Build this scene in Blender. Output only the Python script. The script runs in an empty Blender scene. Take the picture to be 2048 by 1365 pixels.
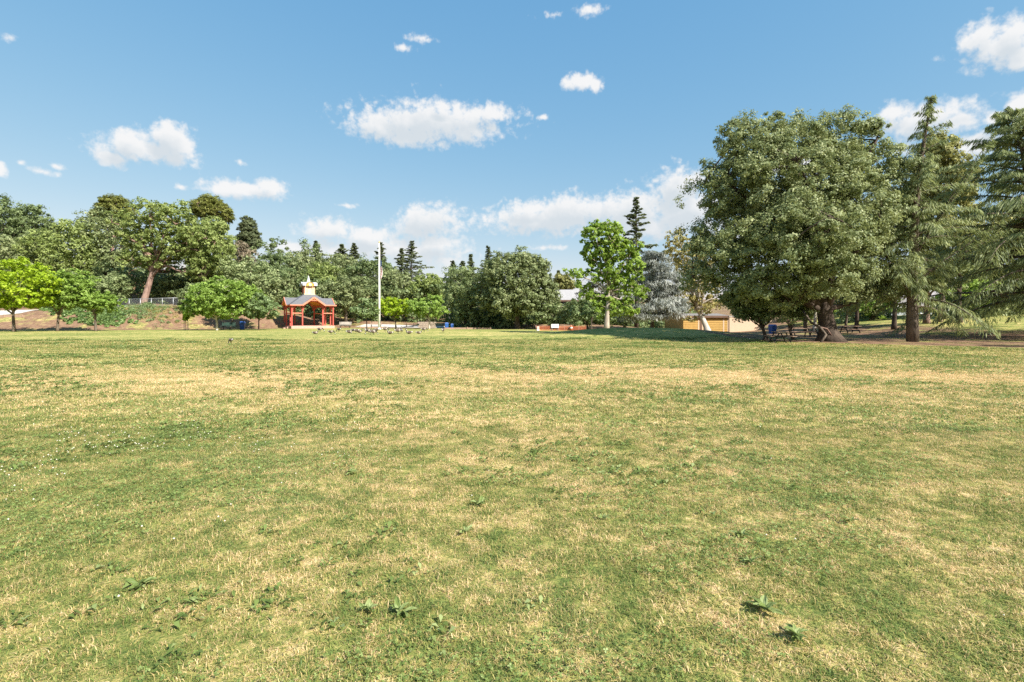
import bpy, math, random
import numpy as np
from mathutils import Vector, Matrix

# ------------------------------------------------------------------ camera, sky, sun, exposure
sc = bpy.context.scene
C = sc.collection
F = 1024.0          # focal length in photograph pixels (2048 wide)
HV = 637.0          # row of the horizon in the photograph
CAMZ = 1.5
cam_d = bpy.data.cameras.new('camera'); cam = bpy.data.objects.new('camera', cam_d); C.objects.link(cam)
cam_d.sensor_width = 36.0; cam_d.lens = 18.0; cam_d.shift_y = -(682.5 - HV) / 2048.0
cam_d.clip_start = 0.05; cam_d.clip_end = 6000
cam.location = (0, 0, CAMZ); cam.rotation_euler = (math.radians(90), 0, 0)
sc.camera = cam

SUN_EL, SUN_AZ = math.radians(42), math.radians(131)     # azimuth clockwise from +Y (the view direction)
to_sun = Vector((math.sin(SUN_AZ) * math.cos(SUN_EL), math.cos(SUN_AZ) * math.cos(SUN_EL), math.sin(SUN_EL)))
sun_d = bpy.data.lights.new('sun', 'SUN'); sun = bpy.data.objects.new('sun', sun_d); C.objects.link(sun)
sun_d.energy = 5.0; sun_d.angle = math.radians(0.53); sun_d.color = (1.0, 0.95, 0.86)
sun.rotation_euler = to_sun.to_track_quat('Z', 'Y').to_euler()
sun.location = (60, -40, 80)

sc.view_settings.view_transform = 'Standard'; sc.view_settings.look = 'None'
sc.view_settings.exposure = 1.12; sc.view_settings.gamma = 1.0; sc.view_settings.use_curve_mapping = False
sc.cycles.max_bounces = 7; sc.cycles.diffuse_bounces = 4; sc.cycles.glossy_bounces = 2
sc.cycles.transmission_bounces = 3; sc.cycles.transparent_max_bounces = 4
sc.cycles.use_denoising = False
sc.cycles.sample_clamp_indirect = 6.0

world = bpy.data.worlds.new('World'); sc.world = world; world.use_nodes = True
SKY_STRENGTH = 0.092


class NT:
    """small helper around a node tree"""
    def __init__(s, tree): s.t = tree
    def n(s, kind, **kw):
        nd = s.t.nodes.new(kind)
        for k, v in kw.items(): setattr(nd, k, v)
        return nd
    def l(s, a, b): s.t.links.new(a, b)
    def put(s, sock, v):
        if isinstance(v, bpy.types.NodeSocket): s.l(v, sock)
        else: sock.default_value = v
    def m(s, op, a, b=None, c=None, clamp=False):
        nd = s.n('ShaderNodeMath', operation=op); nd.use_clamp = clamp
        s.put(nd.inputs[0], a)
        if b is not None: s.put(nd.inputs[1], b)
        if c is not None: s.put(nd.inputs[2], c)
        return nd.outputs[0]
    def ss(s, x, a, b, lo=0.0, hi=1.0):
        nd = s.n('ShaderNodeMapRange', interpolation_type='SMOOTHSTEP')
        s.put(nd.inputs['Value'], x); s.put(nd.inputs['From Min'], a); s.put(nd.inputs['From Max'], b)
        s.put(nd.inputs['To Min'], lo); s.put(nd.inputs['To Max'], hi)
        return nd.outputs['Result']
    def mix(s, f, a, b):
        nd = s.n('ShaderNodeMix', data_type='RGBA')
        s.put(nd.inputs[0], f); s.put(nd.inputs[6], a if not isinstance(a, tuple) else (*a[:3], 1)); s.put(nd.inputs[7], b if not isinstance(b, tuple) else (*b[:3], 1))
        return nd.outputs[2]
    def noise(s, vec, scale, detail=4, rough=0.55, dim='3D', lac=2.0):
        nd = s.n('ShaderNodeTexNoise', noise_dimensions=dim)
        if vec is not None: s.l(vec, nd.inputs['Vector'])
        nd.inputs['Scale'].default_value = scale; nd.inputs['Detail'].default_value = detail
        nd.inputs['Roughness'].default_value = rough; nd.inputs['Lacunarity'].default_value = lac
        return nd.outputs['Fac']
    def ramp(s, f, stops):
        nd = s.n('ShaderNodeValToRGB'); e = nd.color_ramp.elements
        while len(e) < len(stops): e.new(0.5)
        for el, (p, c) in zip(e, stops): el.position = p; el.color = (*c[:3], 1)
        s.put(nd.inputs[0], f); return nd.outputs[0]
    def comb(s, x, y, z=0.0):
        nd = s.n('ShaderNodeCombineXYZ')
        for k, v in zip(range(3), (x, y, z)): s.put(nd.inputs[k], v)
        return nd.outputs[0]


# clouds of the photograph: (u, v, half width, half height) in pixels of direction, weight
CLOUDS = [
    (290, 300, 92, 24, 1), (335, 275, 38, 30, 1), (350, 292, 42, 20, .9), (222, 318, 34, 16, .8), (268, 282, 50, 26, 1), (384, 312, 14, 8, .5),
    (487, 379, 88, 17, 1), (540, 374, 42, 16, .9), (440, 378, 42, 13, .8),
    (860, 246, 150, 36, 1), (760, 248, 62, 28, .9), (985, 228, 58, 18, .9), (820, 272, 80, 22, .9), (888, 212, 30, 12, .7), (925, 262, 66, 24, .8),
    (1158, 164, 40, 15, .95), (1188, 168, 16, 14, .7), (842, 76, 30, 9, .55), (812, 98, 22, 9, .5), (1175, 22, 52, 12, .6), (1110, 30, 38, 8, .5), 
    (2000, 92, 84, 36, 1), (2030, 66, 44, 28, 1), (1955, 80, 50, 30, .9), (2040, 110, 40, 24, .9),
    (1850, 238, 98, 30, 1), (1795, 226, 46, 20, .8), (1900, 246, 60, 26, .9), (1950, 290, 56, 26, .8), (2000, 238, 42, 12, .7), (2044, 208, 30, 24, .8), (1840, 290, 100, 20, .6),
    (660, 460, 58, 24, 1), (640, 466, 40, 18, .9), (860, 442, 62, 32, 1), (830, 452, 46, 30, .9), (735, 472, 66, 16, .9), (880, 488, 58, 22, .75), (780, 500, 180, 28, .7), (600, 496, 90, 12, .7), (900, 520, 70, 22, .5),
    (1090, 438, 130, 30, 1), (1180, 420, 110, 32, 1), (1060, 420, 60, 18, .8), (1260, 425, 90, 40, .95), (1355, 385, 60, 44, 1), (1380, 420, 90, 44, .95), (1300, 455, 120, 34, .7), (1390, 360, 40, 18, .9),
    (85, 344, 42, 10, .6), (115, 334, 18, 8, .6), (0, 338, 16, 18, .7), (40, 326, 14, 8, .4), (14, 76, 24, 14, .6), (362, 374, 20, 10, .6), (478, 324, 16, 9, .5),
    (1085, 236, 12, 7, .35), (690, 411, 26, 6, .35), (1085, 496, 60, 8, .4),
    (1600, 330, 120, 26, .7), (1480, 470, 130, 30, .6), (1700, 420, 140, 34, .6),
]


def build_world():
    wt = NT(world.node_tree)
    for nd in list(wt.t.nodes): wt.t.nodes.remove(nd)
    # a node group: cloud density at (azimuth, elevation)
    g = bpy.data.node_groups.new('cloud_density', 'ShaderNodeTree')
    g.interface.new_socket('Vector', in_out='INPUT', socket_type='NodeSocketVector')
    g.interface.new_socket('Density', in_out='OUTPUT', socket_type='NodeSocketFloat')
    q = NT(g); gi = q.n('NodeGroupInput'); go = q.n('NodeGroupOutput')
    acc = None
    for (u, v, ru, rv, w) in CLOUDS:
        x, z = (u - 1024) / F, (HV - v) / F
        az = math.atan(x); el = math.atan(z / math.hypot(x, 1)); k = math.cos(az)
        thin = w <= 0.6; ra = ru / F * k * k * (1.5 if thin else 1.0); re = rv / F * k * (1.35 if thin else 1.0)
        mp = q.n('ShaderNodeVectorMath', operation='SUBTRACT'); q.l(gi.outputs[0], mp.inputs[0]); mp.inputs[1].default_value = (az, el, 0)
        sl = q.n('ShaderNodeVectorMath', operation='MULTIPLY'); q.l(mp.outputs[0], sl.inputs[0]); sl.inputs[1].default_value = (1 / ra, 1 / re, 0)
        ln = q.n('ShaderNodeVectorMath', operation='LENGTH'); q.l(sl.outputs[0], ln.inputs[0])
        d = q.m('MULTIPLY_ADD', ln.outputs['Value'], -1.0, (0.55 + 0.25 * w) if thin else (0.92 + 0.42 * w))
        acc = d if acc is None else q.m('SMOOTH_MAX', acc, d, 0.12)
    acc = q.m('MAXIMUM', acc, -1.2)
    g.interface.new_socket('Body', in_out='OUTPUT', socket_type='NodeSocketFloat')
    n1 = q.noise(gi.outputs[0], 15, 6, 0.6); n2 = q.noise(gi.outputs[0], 70, 6, 0.62)
    d = q.m('ADD', acc, q.m('MULTIPLY_ADD', n1, 1.7, -0.88)); body = d
    bil = q.noise(gi.outputs[0], 34, 3, 0.5)                      # billows: round lobes with creases between them
    d = q.m('ADD', d, q.m('MULTIPLY_ADD', q.m('ABSOLUTE', q.m('MULTIPLY_ADD', bil, 2.0, -1.0)), 1.1, -0.2))
    d = q.m('ADD', d, q.m('MULTIPLY_ADD', n2, 1.35, -0.68))
    q.l(d, go.inputs[0]); q.l(q.m('ADD', body, q.m('MULTIPLY_ADD', n2, 0.45, -0.22)), go.inputs[1])
    tc = wt.n('ShaderNodeTexCoord'); sx = wt.n('ShaderNodeSeparateXYZ'); wt.l(tc.outputs['Generated'], sx.inputs[0])
    az = wt.m('ARCTAN2', sx.outputs[0], sx.outputs[1])
    # the cloud field goes on all round the sky (mirrored every quarter turn)
    fold = wt.m('SUBTRACT', wt.m('PINGPONG', wt.m('ADD', az, math.pi / 4 + 2 * math.pi), math.pi / 2), math.pi / 4)
    el = wt.m('ARCSINE', sx.outputs[2])
    p0 = wt.comb(fold, el)
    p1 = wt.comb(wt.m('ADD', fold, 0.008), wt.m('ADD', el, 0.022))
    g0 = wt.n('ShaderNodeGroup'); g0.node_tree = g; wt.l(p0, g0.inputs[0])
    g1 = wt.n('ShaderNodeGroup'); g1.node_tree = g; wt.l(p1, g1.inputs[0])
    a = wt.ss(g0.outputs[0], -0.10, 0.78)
    thick = wt.ss(g1.outputs[1], 0.0, 1.1)  # self-shading painted into the cloud colour: white upper rims, greyer bodies and undersides
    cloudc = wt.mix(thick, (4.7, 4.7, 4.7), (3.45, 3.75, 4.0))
    sky = wt.n('ShaderNodeTexSky', sky_type='NISHITA'); sky.sun_disc = False
    sky.sun_elevation = SUN_EL; sky.sun_rotation = SUN_AZ
    sky.altitude = 100; sky.air_density = 1.05; sky.dust_density = 0.15; sky.ozone_density = 2.0
    # soft response curve on the sky colour, as a camera gives it
    sp = wt.n('ShaderNodeSeparateColor'); wt.l(sky.outputs[0], sp.inputs[0]); cb = wt.n('ShaderNodeCombineColor')
    for k, (gain, p) in enumerate(((0.86, 0.9), (1.57, 0.5), (2.63, 0.25))): wt.l(wt.m('MULTIPLY', wt.m('POWER', sp.outputs[k], p), gain), cb.inputs[k])
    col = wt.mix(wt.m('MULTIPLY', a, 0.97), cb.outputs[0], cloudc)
    bg = wt.n('ShaderNodeBackground'); wt.l(col, bg.inputs[0]); bg.inputs[1].default_value = SKY_STRENGTH
    out = wt.n('ShaderNodeOutputWorld'); wt.l(bg.outputs[0], out.inputs[0])


build_world()
world.cycles.sampling_method = 'MANUAL'; world.cycles.sample_map_resolution = 512

# ------------------------------------------------------------------ terrain function


def sstep(x, a, b):
    t = np.clip((np.asarray(x, float) - a) / (b - a), 0, 1); return t * t * (3 - 2 * t)


def lawn_edge(x):
    """depth at which the lawn ends and the bank begins"""
    x = np.asarray(x, float)
    return np.interp(x, [-120, -62, -48, -42, -35, -27, -20, -12, 0, 10, 30, 200], [58, 63, 66, 69, 72, 81, 78, 76, 72, 64, 66, 66])


def G(x, y):
    x = np.asarray(x, float); y = np.asarray(y, float)
    z = 0.03 * np.sin(x * 0.31 + 1.3) * np.sin(y * 0.23) * sstep(y, 5, 15)
    # grassy mound in front of the plane tree
    z = z + 0.68 * np.exp(-(((x - 11.0) / 8.5) ** 2 + ((y - 43) / 7.5) ** 2) ** 1.25)
    # mulched slope under the oak and the cedars
    z = z + 1.85 * sstep(y, 27, 46) * sstep(x, 24.5, 48) + 1.2 * sstep(x, 46, 70) * sstep(y, 28, 45) - 0.3 * sstep(y, 48, 56) * sstep(x, 14, 20) * (1 - sstep(x, 30, 38))
    # bank and hill behind the lawn
    e = lawn_edge(x); d = y - e
    bank = np.interp(x, [-90, -62, -50, -40, -30, -18, 0, 30], [2.6, 2.6, 3.0, 2.9, 1.2, 0.8, 0.7, 0.3])
    z = z + bank * sstep(d, 0.0, 9.0)
    hill = np.interp(x, [-160, -70, -40, -15, 5, 40, 200], [12, 11, 8.5, 5.0, 2.0, 0.5, 2.0])
    z = z + hill * sstep(d, 9, 60)
    z = z + 14 * sstep(y, 170, 500)
    return z


def X_at(u, Y): return (u - 1024) / F * Y
def Z_at(v, Y): return CAMZ + (HV - v) / F * Y
def on_ground(u, Y): x = X_at(u, Y); return Vector((x, Y, float(G(x, Y))))


def depth_of(u, v):
    """depth where the view ray of a photograph pixel meets the terrain"""
    ys = np.linspace(1.5, 90, 4000); zz = CAMZ - (v - HV) / F * ys
    below = zz < G(X_at(u, ys), ys)
    return float(ys[np.argmax(below)]) if below.any() else 75.0


# ------------------------------------------------------------------ mesh helpers


class MB:
    """collects shapes and makes ONE mesh"""
    def __init__(s): s.v = []; s.f = []; s.t = []; s.mi = []
    def add(s, verts, faces, tint=0.5, mi=0):
        o = len(s.v); s.v.extend([tuple(p) for p in verts]); s.f.extend([tuple(i + o for i in f) for f in faces])
        s.t.extend([tint] * len(verts)); s.mi.extend([mi] * len(faces)); return s
    def box(s, x0, x1, y0, y1, z0, z1, mi=0):
        return s.add([(x0, y0, z0), (x1, y0, z0), (x1, y1, z0), (x0, y1, z0), (x0, y0, z1), (x1, y0, z1), (x1, y1, z1), (x0, y1, z1)],
                     [(0, 3, 2, 1), (4, 5, 6, 7), (0, 1, 5, 4), (1, 2, 6, 5), (2, 3, 7, 6), (3, 0, 4, 7)], mi=mi)
    def bar(s, a, b, w, h=None, mi=0):
        """a box beam from a to b"""
        a = Vector(a); b = Vector(b); h = h or w; d = (b - a).normalized()
        up = Vector((0, 0, 1)) if abs(d.z) < 0.95 else Vector((0, 1, 0))
        r = d.cross(up).normalized() * w / 2; q = r.cross(d).normalized() * h / 2
        vs = [a - r - q, a + r - q, a + r + q, a - r + q, b - r - q, b + r - q, b + r + q, b - r + q]
        return s.add(vs, [(0, 1, 2, 3), (7, 6, 5, 4), (0, 4, 5, 1), (1, 5, 6, 2), (2, 6, 7, 3), (3, 7, 4, 0)], mi=mi)
    def tube(s, pts, rad, sides=8, cap=True, mi=0, tint=0.5):
        pts = [Vector(p) for p in pts]; n = len(pts); vs = []; ref = None
        for i, p in enumerate(pts):
            d = (pts[min(i + 1, n - 1)] - pts[max(i - 1, 0)]).normalized()
            if ref is None:
                ref = d.cross(Vector((0.31, 0.95, 0.05))); ref = ref.normalized() if ref.length > 1e-4 else Vector((1, 0, 0))
            ref = (ref - d * ref.dot(d)).normalized(); b = d.cross(ref); r = rad[i] if hasattr(rad, '__len__') else rad
            for k in range(sides):
                a = 2 * math.pi * k / sides; vs.append(p + (ref * math.cos(a) + b * math.sin(a)) * r)
        fs = []
        for i in range(n - 1):
            for k in range(sides):
                k2 = (k + 1) % sides; fs.append((i * sides + k, i * sides + k2, (i + 1) * sides + k2, (i + 1) * sides + k))
        if cap: fs.append(tuple(range(sides - 1, -1, -1))); fs.append(tuple((n - 1) * sides + k for k in range(sides)))
        return s.add(vs, fs, tint, mi)
    def mesh(s, name, mats, smooth=False):
        me = bpy.data.meshes.new(name); me.from_pydata(s.v, [], s.f); me.update()
        for m in (mats if isinstance(mats, (list, tuple)) else [mats]): me.materials.append(m)
        me.polygons.foreach_set('material_index', s.mi)
        if smooth: me.polygons.foreach_set('use_smooth', [True] * len(me.polygons))
        at = me.attributes.new('tint', 'FLOAT', 'POINT'); at.data.foreach_set('value', s.t)
        return me
    def obj(s, name, mats, parent=None, smooth=False): return link(name, s.mesh(name, mats, smooth), parent)


def link(name, data, parent=None, loc=None, rz=None):
    o = bpy.data.objects.new(name, data); C.objects.link(o)
    if parent is not None: o.parent = parent
    if loc is not None: o.location = loc
    if rz is not None: o.rotation_euler = (0, 0, rz)
    return o


def thing(name, label, cat, loc=(0, 0, 0), rz=0.0, group=None):
    o = link(name, None, None, loc, rz); o.empty_display_size = 0.3
    return tag(o, label, cat, group)


def tag(o, label=None, cat=None, group=None, kind=None):
    if label: o['label'] = label
    if cat: o['category'] = cat
    if group: o['group'] = group
    if kind: o['kind'] = kind
    return o


def quads_mesh(name, V, tint, mats, extra=None):
    """V: (n,4,3) array of leaf quads, tint: (n,)"""
    n = len(V); me = bpy.data.meshes.new(name)
    me.vertices.add(n * 4); me.loops.add(n * 4); me.polygons.add(n)
    me.vertices.foreach_set('co', np.ascontiguousarray(V, dtype=np.float32).ravel())
    me.loops.foreach_set('vertex_index', np.arange(n * 4, dtype=np.int32))
    me.polygons.foreach_set('loop_start', np.arange(0, n * 4, 4, dtype=np.int32))
    me.update(calc_edges=True)
    at = me.attributes.new('tint', 'FLOAT', 'POINT'); at.data.foreach_set('value', np.repeat(np.asarray(tint, np.float32), 4))
    for m in (mats if isinstance(mats, (list, tuple)) else [mats]): me.materials.append(m)
    return me


def unit(a): return a / np.maximum(np.linalg.norm(a, axis=-1, keepdims=True), 1e-9)


# ------------------------------------------------------------------ materials


def new_mat(name):
    m = bpy.data.materials.new(name); m.use_nodes = True; nt = NT(m.node_tree)
    for nd in list(nt.t.nodes): nt.t.nodes.remove(nd)
    out = nt.n('ShaderNodeOutputMaterial'); return m, nt, out


def principled(nt, col, rough=0.7, spec=0.3, metal=0.0, bump=None, bs=0.3, bd=0.02):
    b = nt.n('ShaderNodeBsdfPrincipled'); nt.put(b.inputs['Base Color'], col if not isinstance(col, tuple) else (*col[:3], 1))
    nt.put(b.inputs['Roughness'], rough); b.inputs['Specular IOR Level'].default_value = spec; b.inputs['Metallic'].default_value = metal
    if bump is not None:
        bn = nt.n('ShaderNodeBump'); bn.inputs['Strength'].default_value = bs; bn.inputs['Distance'].default_value = bd
        nt.l(bump, bn.inputs['Height']); nt.l(bn.outputs[0], b.inputs['Normal'])
    return b.outputs[0]


def plain(name, col, rough=0.6, var=0.15, scale=3.0, spec=0.3, metal=0.0, bump=0.15):
    m, nt, out = new_mat(name)
    tc = nt.n('ShaderNodeTexCoord'); n = nt.noise(tc.outputs['Object'], scale, 5, 0.6); n2 = nt.noise(tc.outputs['Object'], scale * 9, 4, 0.6)
    f = nt.m('MULTIPLY_ADD', n, 0.7, nt.m('MULTIPLY', n2, 0.3))
    lo = tuple(c * (1 - var * 1.6) for c in col); hi = tuple(min(1, c * (1 + var)) for c in col)
    c = nt.ramp(f, [(0.3, lo), (0.7, hi)])
    nt.l(principled(nt, c, rough, spec, metal, n2, bump, 0.01), out.inputs[0]); return m


def leaf_mat(name, dark, mid, light, trans=0.32, rough=0.5, hue=0.0, spec=0.25):
    """foliage: colour varies leaf by leaf through the tint attribute; thin leaves let light through"""
    m, nt, out = new_mat(name)
    at = nt.n('ShaderNodeAttribute', attribute_name='tint'); oi = nt.n('ShaderNodeObjectInfo')
    f = nt.m('ADD', at.outputs['Fac'], nt.m('MULTIPLY_ADD', oi.outputs['Random'], 0.16, -0.08))
    c = nt.ramp(f, [(0.05, dark), (0.5, mid), (0.95, light)])
    p = principled(nt, c, rough, spec)
    tr = nt.n('ShaderNodeBsdfTranslucent')
    g = nt.n('ShaderNodeGamma'); nt.l(c, g.inputs[0]); g.inputs[1].default_value = 0.9
    tcol = nt.mix(0.5, g.outputs[0], (light[0] * 1.1, light[1] * 1.1, light[2] * 0.7)); nt.l(tcol, tr.inputs[0])
    mx = nt.n('ShaderNodeMixShader'); mx.inputs[0].default_value = trans; nt.l(p, mx.inputs[1]); nt.l(tr.outputs[0], mx.inputs[2])
    nt.l(mx.outputs[0], out.inputs[0]); return m


def bark_mat(name, a, b, scale=6.0):
    m, nt, out = new_mat(name)
    tc = nt.n('ShaderNodeTexCoord'); mp = nt.n('ShaderNodeMapping'); mp.inputs['Scale'].default_value = (1, 1, 0.22); nt.l(tc.outputs['Object'], mp.inputs[0])
    n = nt.noise(mp.outputs[0], scale, 6, 0.65); n2 = nt.noise(tc.outputs['Object'], 1.3, 3)
    c = nt.ramp(nt.m('MULTIPLY_ADD', n2, 0.35, nt.m('MULTIPLY', n, 0.65)), [(0.36, a), (0.62, b)])
    nt.l(principled(nt, c, 0.9, 0.15, 0, n, 0.9, 0.05), out.inputs[0]); return m


def lawn_group():
    """dryness of the turf at a world position: 0 fresh green, 1 straw"""
    g = bpy.data.node_groups.new('lawn_dryness', 'ShaderNodeTree')
    g.interface.new_socket('Dry', in_out='OUTPUT', socket_type='NodeSocketFloat')
    g.interface.new_socket('Hue', in_out='OUTPUT', socket_type='NodeSocketFloat')
    g.interface.new_socket('Flat', in_out='OUTPUT', socket_type='NodeSocketVector')
    q = NT(g); go = q.n('NodeGroupOutput'); geo = q.n('ShaderNodeNewGeometry'); s = q.n('ShaderNodeSeparateXYZ'); q.l(geo.outputs['Position'], s.inputs[0])
    flat = q.comb(s.outputs[0], s.outputs[1], 0.0)
    st = q.comb(q.m('MULTIPLY', s.outputs[0], 0.5), s.outputs[1], 3.0)
    n1 = q.noise(st, 0.22, 3, 0.5); n2 = q.noise(flat, 1.25, 7, 0.74); n3 = q.noise(flat, 5.5, 5, 0.7)
    d = q.m('MULTIPLY_ADD', n1, 0.75, -0.375); d = q.m('ADD', d, q.m('MULTIPLY_ADD', n2, 1.8, -0.9)); d = q.m('ADD', d, q.m('MULTIPLY_ADD', n3, 1.6, -0.80))
    # the worn, dry stretch across the middle of the lawn
    dy = q.m('DIVIDE', q.m('SUBTRACT', s.outputs[1], 13.5), 4.0); dx = q.m('DIVIDE', q.m('SUBTRACT', s.outputs[0], 2.0), 15.0)
    band = q.m('EXPONENT', q.m('MULTIPLY', q.m('ADD', q.m('MULTIPLY', dy, dy), q.m('MULTIPLY', dx, dx)), -1.0))
    d = q.m('MULTIPLY_ADD', band, 0.48, d)
    # the fresher clover patch on the left
    ey = q.m('DIVIDE', q.m('SUBTRACT', s.outputs[1], 6.0), 1.7); ex = q.m('DIVIDE', q.m('ADD', s.outputs[0], 4.6), 2.4)
    clov = q.m('EXPONENT', q.m('MULTIPLY', q.m('ADD', q.m('MULTIPLY', ey, ey), q.m('MULTIPLY', ex, ex)), -1.0))
    d = q.m('MULTIPLY_ADD', clov, -0.14, d)
    q.l(q.m('ADD', d, 0.395, clamp=True), go.inputs[0]); q.l(q.noise(flat, 0.6, 3, 0.5), go.inputs[1]); q.l(flat, go.inputs[2])
    return g


LAWN = lawn_group()
GREEN, OLIVE, YELLOW, STRAW = (0.110, 0.165, 0.040), (0.250, 0.275, 0.072), (0.475, 0.385, 0.135), (0.80, 0.585, 0.335)
BLADE_STOPS = [(0.05, GREEN), (0.40, OLIVE), (0.64, YELLOW), (0.90, STRAW)]


def mat_blade():
    m, nt, out = new_mat('grass_blade')
    g = nt.n('ShaderNodeGroup'); g.node_tree = LAWN; at = nt.n('ShaderNodeAttribute', attribute_name='tint')
    f = nt.m('ADD', g.outputs['Dry'], nt.m('MULTIPLY_ADD', at.outputs['Fac'], 0.88, -0.44), clamp=True)
    c = nt.ramp(f, BLADE_STOPS)
    c = nt.mix(nt.m('MULTIPLY', nt.ss(g.outputs['Hue'], 0.48, 0.66), nt.ss(f, 0.62, 0.30, 0, 0.32)), c, (0.125, 0.20, 0.095))      # patches of a cooler, blue-green grass
    h = nt.m('FRACT', nt.m('MULTIPLY', at.outputs['Fac'], 37.7))       # a few vivid green and a few rusty blades among the rest
    c = nt.mix(nt.ss(h, 0.84, 0.88, 0, 0.6), c, (0.19, 0.28, 0.055)); c = nt.mix(nt.ss(h, 0.16, 0.12, 0, 0.5), c, (0.50, 0.31, 0.16))
    p = principled(nt, c, 0.55, 0.25); tr = nt.n('ShaderNodeBsdfTranslucent'); nt.l(c, tr.inputs[0])
    mx = nt.n('ShaderNodeMixShader'); mx.inputs[0].default_value = 0.3; nt.l(p, mx.inputs[1]); nt.l(tr.outputs[0], mx.inputs[2]); nt.l(mx.outputs[0], out.inputs[0])
    return m


def mat_ground():
    m, nt, out = new_mat('ground_turf_and_mulch')
    g = nt.n('ShaderNodeGroup'); g.node_tree = LAWN; at = nt.n('ShaderNodeAttribute', attribute_name='mulch')
    flat = g.outputs['Flat']
    fine = nt.noise(flat, 34, 5, 0.75); mid = nt.noise(flat, 9, 5, 0.7)
    f = nt.m('ADD', g.outputs['Dry'], nt.m('MULTIPLY_ADD', fine, 1.3, -0.65)); f = nt.m('ADD', f, nt.m('MULTIPLY_ADD', mid, 0.7, -0.35), clamp=True)
    turf = nt.ramp(f, [(0.05, (0.108, 0.152, 0.040)), (0.38, (0.24, 0.255, 0.070)), (0.63, (0.435, 0.355, 0.125)), (0.95, (0.70, 0.525, 0.29))])
    # leaf litter, bare earth and weedy patches beyond the turf
    a = nt.noise(flat, 1.7, 6, 0.7); b = nt.noise(flat, 14, 5, 0.75); w = nt.noise(flat, 0.35, 4, 0.6)
    lit = nt.ramp(nt.m('MULTIPLY_ADD', b, 0.6, nt.m('MULTIPLY', a, 0.4)), [(0.32, (0.065, 0.038, 0.024)), (0.47, (0.175, 0.105, 0.065)), (0.58, (0.30, 0.19, 0.12)), (0.70, (0.47, 0.34, 0.225))])
    weedy = nt.ss(nt.m('MULTIPLY_ADD', a, 0.4, w), 0.70, 0.84)
    lit = nt.mix(nt.m('MULTIPLY', weedy, 0.75), lit, turf)
    k = nt.ss(nt.m('ADD', at.outputs['Fac'], nt.m('MULTIPLY_ADD', a, 0.7, -0.35)), 0.38, 0.62)
    c = nt.mix(k, turf, lit)
    h = nt.m('ADD', fine, mid)
    nt.l(principled(nt, c, 0.95, 0.1, 0, h, 0.7, 0.05), out.inputs[0]); return m


# oak-like, lime, grey-green ... foliage of the park
M = {}
M['oak'] = leaf_mat('oak_leaf', (0.092, 0.12, 0.046), (0.205, 0.245, 0.102), (0.37, 0.395, 0.20), 0.30, 0.55)
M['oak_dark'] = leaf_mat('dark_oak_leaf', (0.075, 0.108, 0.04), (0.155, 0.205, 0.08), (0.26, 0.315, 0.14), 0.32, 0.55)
M['oak_olive'] = leaf_mat('olive_oak_leaf', (0.12, 0.165, 0.042), (0.235, 0.29, 0.085), (0.36, 0.41, 0.145), 0.36, 0.55)
M['oak_grey'] = leaf_mat('grey_oak_leaf', (0.12, 0.16, 0.062), (0.225, 0.275, 0.115), (0.36, 0.405, 0.20), 0.32, 0.55)
M['lime'] = leaf_mat('lime_leaf', (0.16, 0.24, 0.012), (0.30, 0.42, 0.022), (0.46, 0.56, 0.05), 0.42, 0.5)
M['fresh'] = leaf_mat('fresh_leaf', (0.14, 0.22, 0.035), (0.245, 0.36, 0.07), (0.38, 0.50, 0.13), 0.42, 0.5)
M['greygreen'] = leaf_mat('grey_green_leaf', (0.09, 0.14, 0.045), (0.17, 0.24, 0.09), (0.30, 0.37, 0.18), 0.34, 0.5)
M['plane'] = leaf_mat('plane_leaf', (0.13, 0.20, 0.03), (0.25, 0.36, 0.06), (0.40, 0.52, 0.12), 0.44, 0.45)
M['pine'] = leaf_mat('pine_needles', (0.085, 0.105, 0.02), (0.19, 0.205, 0.045), (0.30, 0.305, 0.085), 0.25, 0.6)
M['conifer'] = leaf_mat('conifer_needles', (0.055, 0.072, 0.034), (0.12, 0.145, 0.068), (0.22, 0.25, 0.12), 0.3, 0.6)
M['cedar'] = leaf_mat('cedar_needles', (0.085, 0.115, 0.046), (0.19, 0.23, 0.095), (0.35, 0.38, 0.17), 0.36, 0.55)
M['silver'] = leaf_mat('silver_needles', (0.14, 0.155, 0.14), (0.27, 0.285, 0.26), (0.45, 0.46, 0.42), 0.22, 0.6)
M['sycamore'] = leaf_mat('sycamore_leaf', (0.17, 0.16, 0.04), (0.36, 0.32, 0.11), (0.58, 0.50, 0.24), 0.45, 0.5)
M['autumn'] = leaf_mat('olive_gold_leaf', (0.125, 0.135, 0.04), (0.25, 0.25, 0.08), (0.39, 0.375, 0.15), 0.32, 0.55)
M['russet'] = leaf_mat('russet_leaf', (0.13, 0.11, 0.07), (0.24, 0.19, 0.13), (0.34, 0.28, 0.19), 0.3, 0.6)
M['ivy'] = leaf_mat('ivy_leaf', (0.035, 0.065, 0.015), (0.085, 0.14, 0.035), (0.20, 0.28, 0.09), 0.2, 0.4)
M['weed'] = leaf_mat('weed_leaf', (0.085, 0.13, 0.032), (0.17, 0.225, 0.06), (0.31, 0.36, 0.15), 0.28, 0.5)
M['clover'] = leaf_mat('clover_leaf', (0.105, 0.16, 0.04), (0.18, 0.25, 0.065), (0.29, 0.36, 0.125), 0.3, 0.5)
M['bark'] = bark_mat('grey_brown_bark', (0.055, 0.042, 0.032), (0.19, 0.15, 0.115))
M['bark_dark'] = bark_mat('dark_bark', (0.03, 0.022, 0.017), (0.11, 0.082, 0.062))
M['bark_pale'] = bark_mat('pale_bark', (0.30, 0.25, 0.20), (0.62, 0.56, 0.48), 3.0)
M['bark_tan'] = bark_mat('tan_bark', (0.20, 0.165, 0.13), (0.46, 0.39, 0.31), 4.0)
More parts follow.
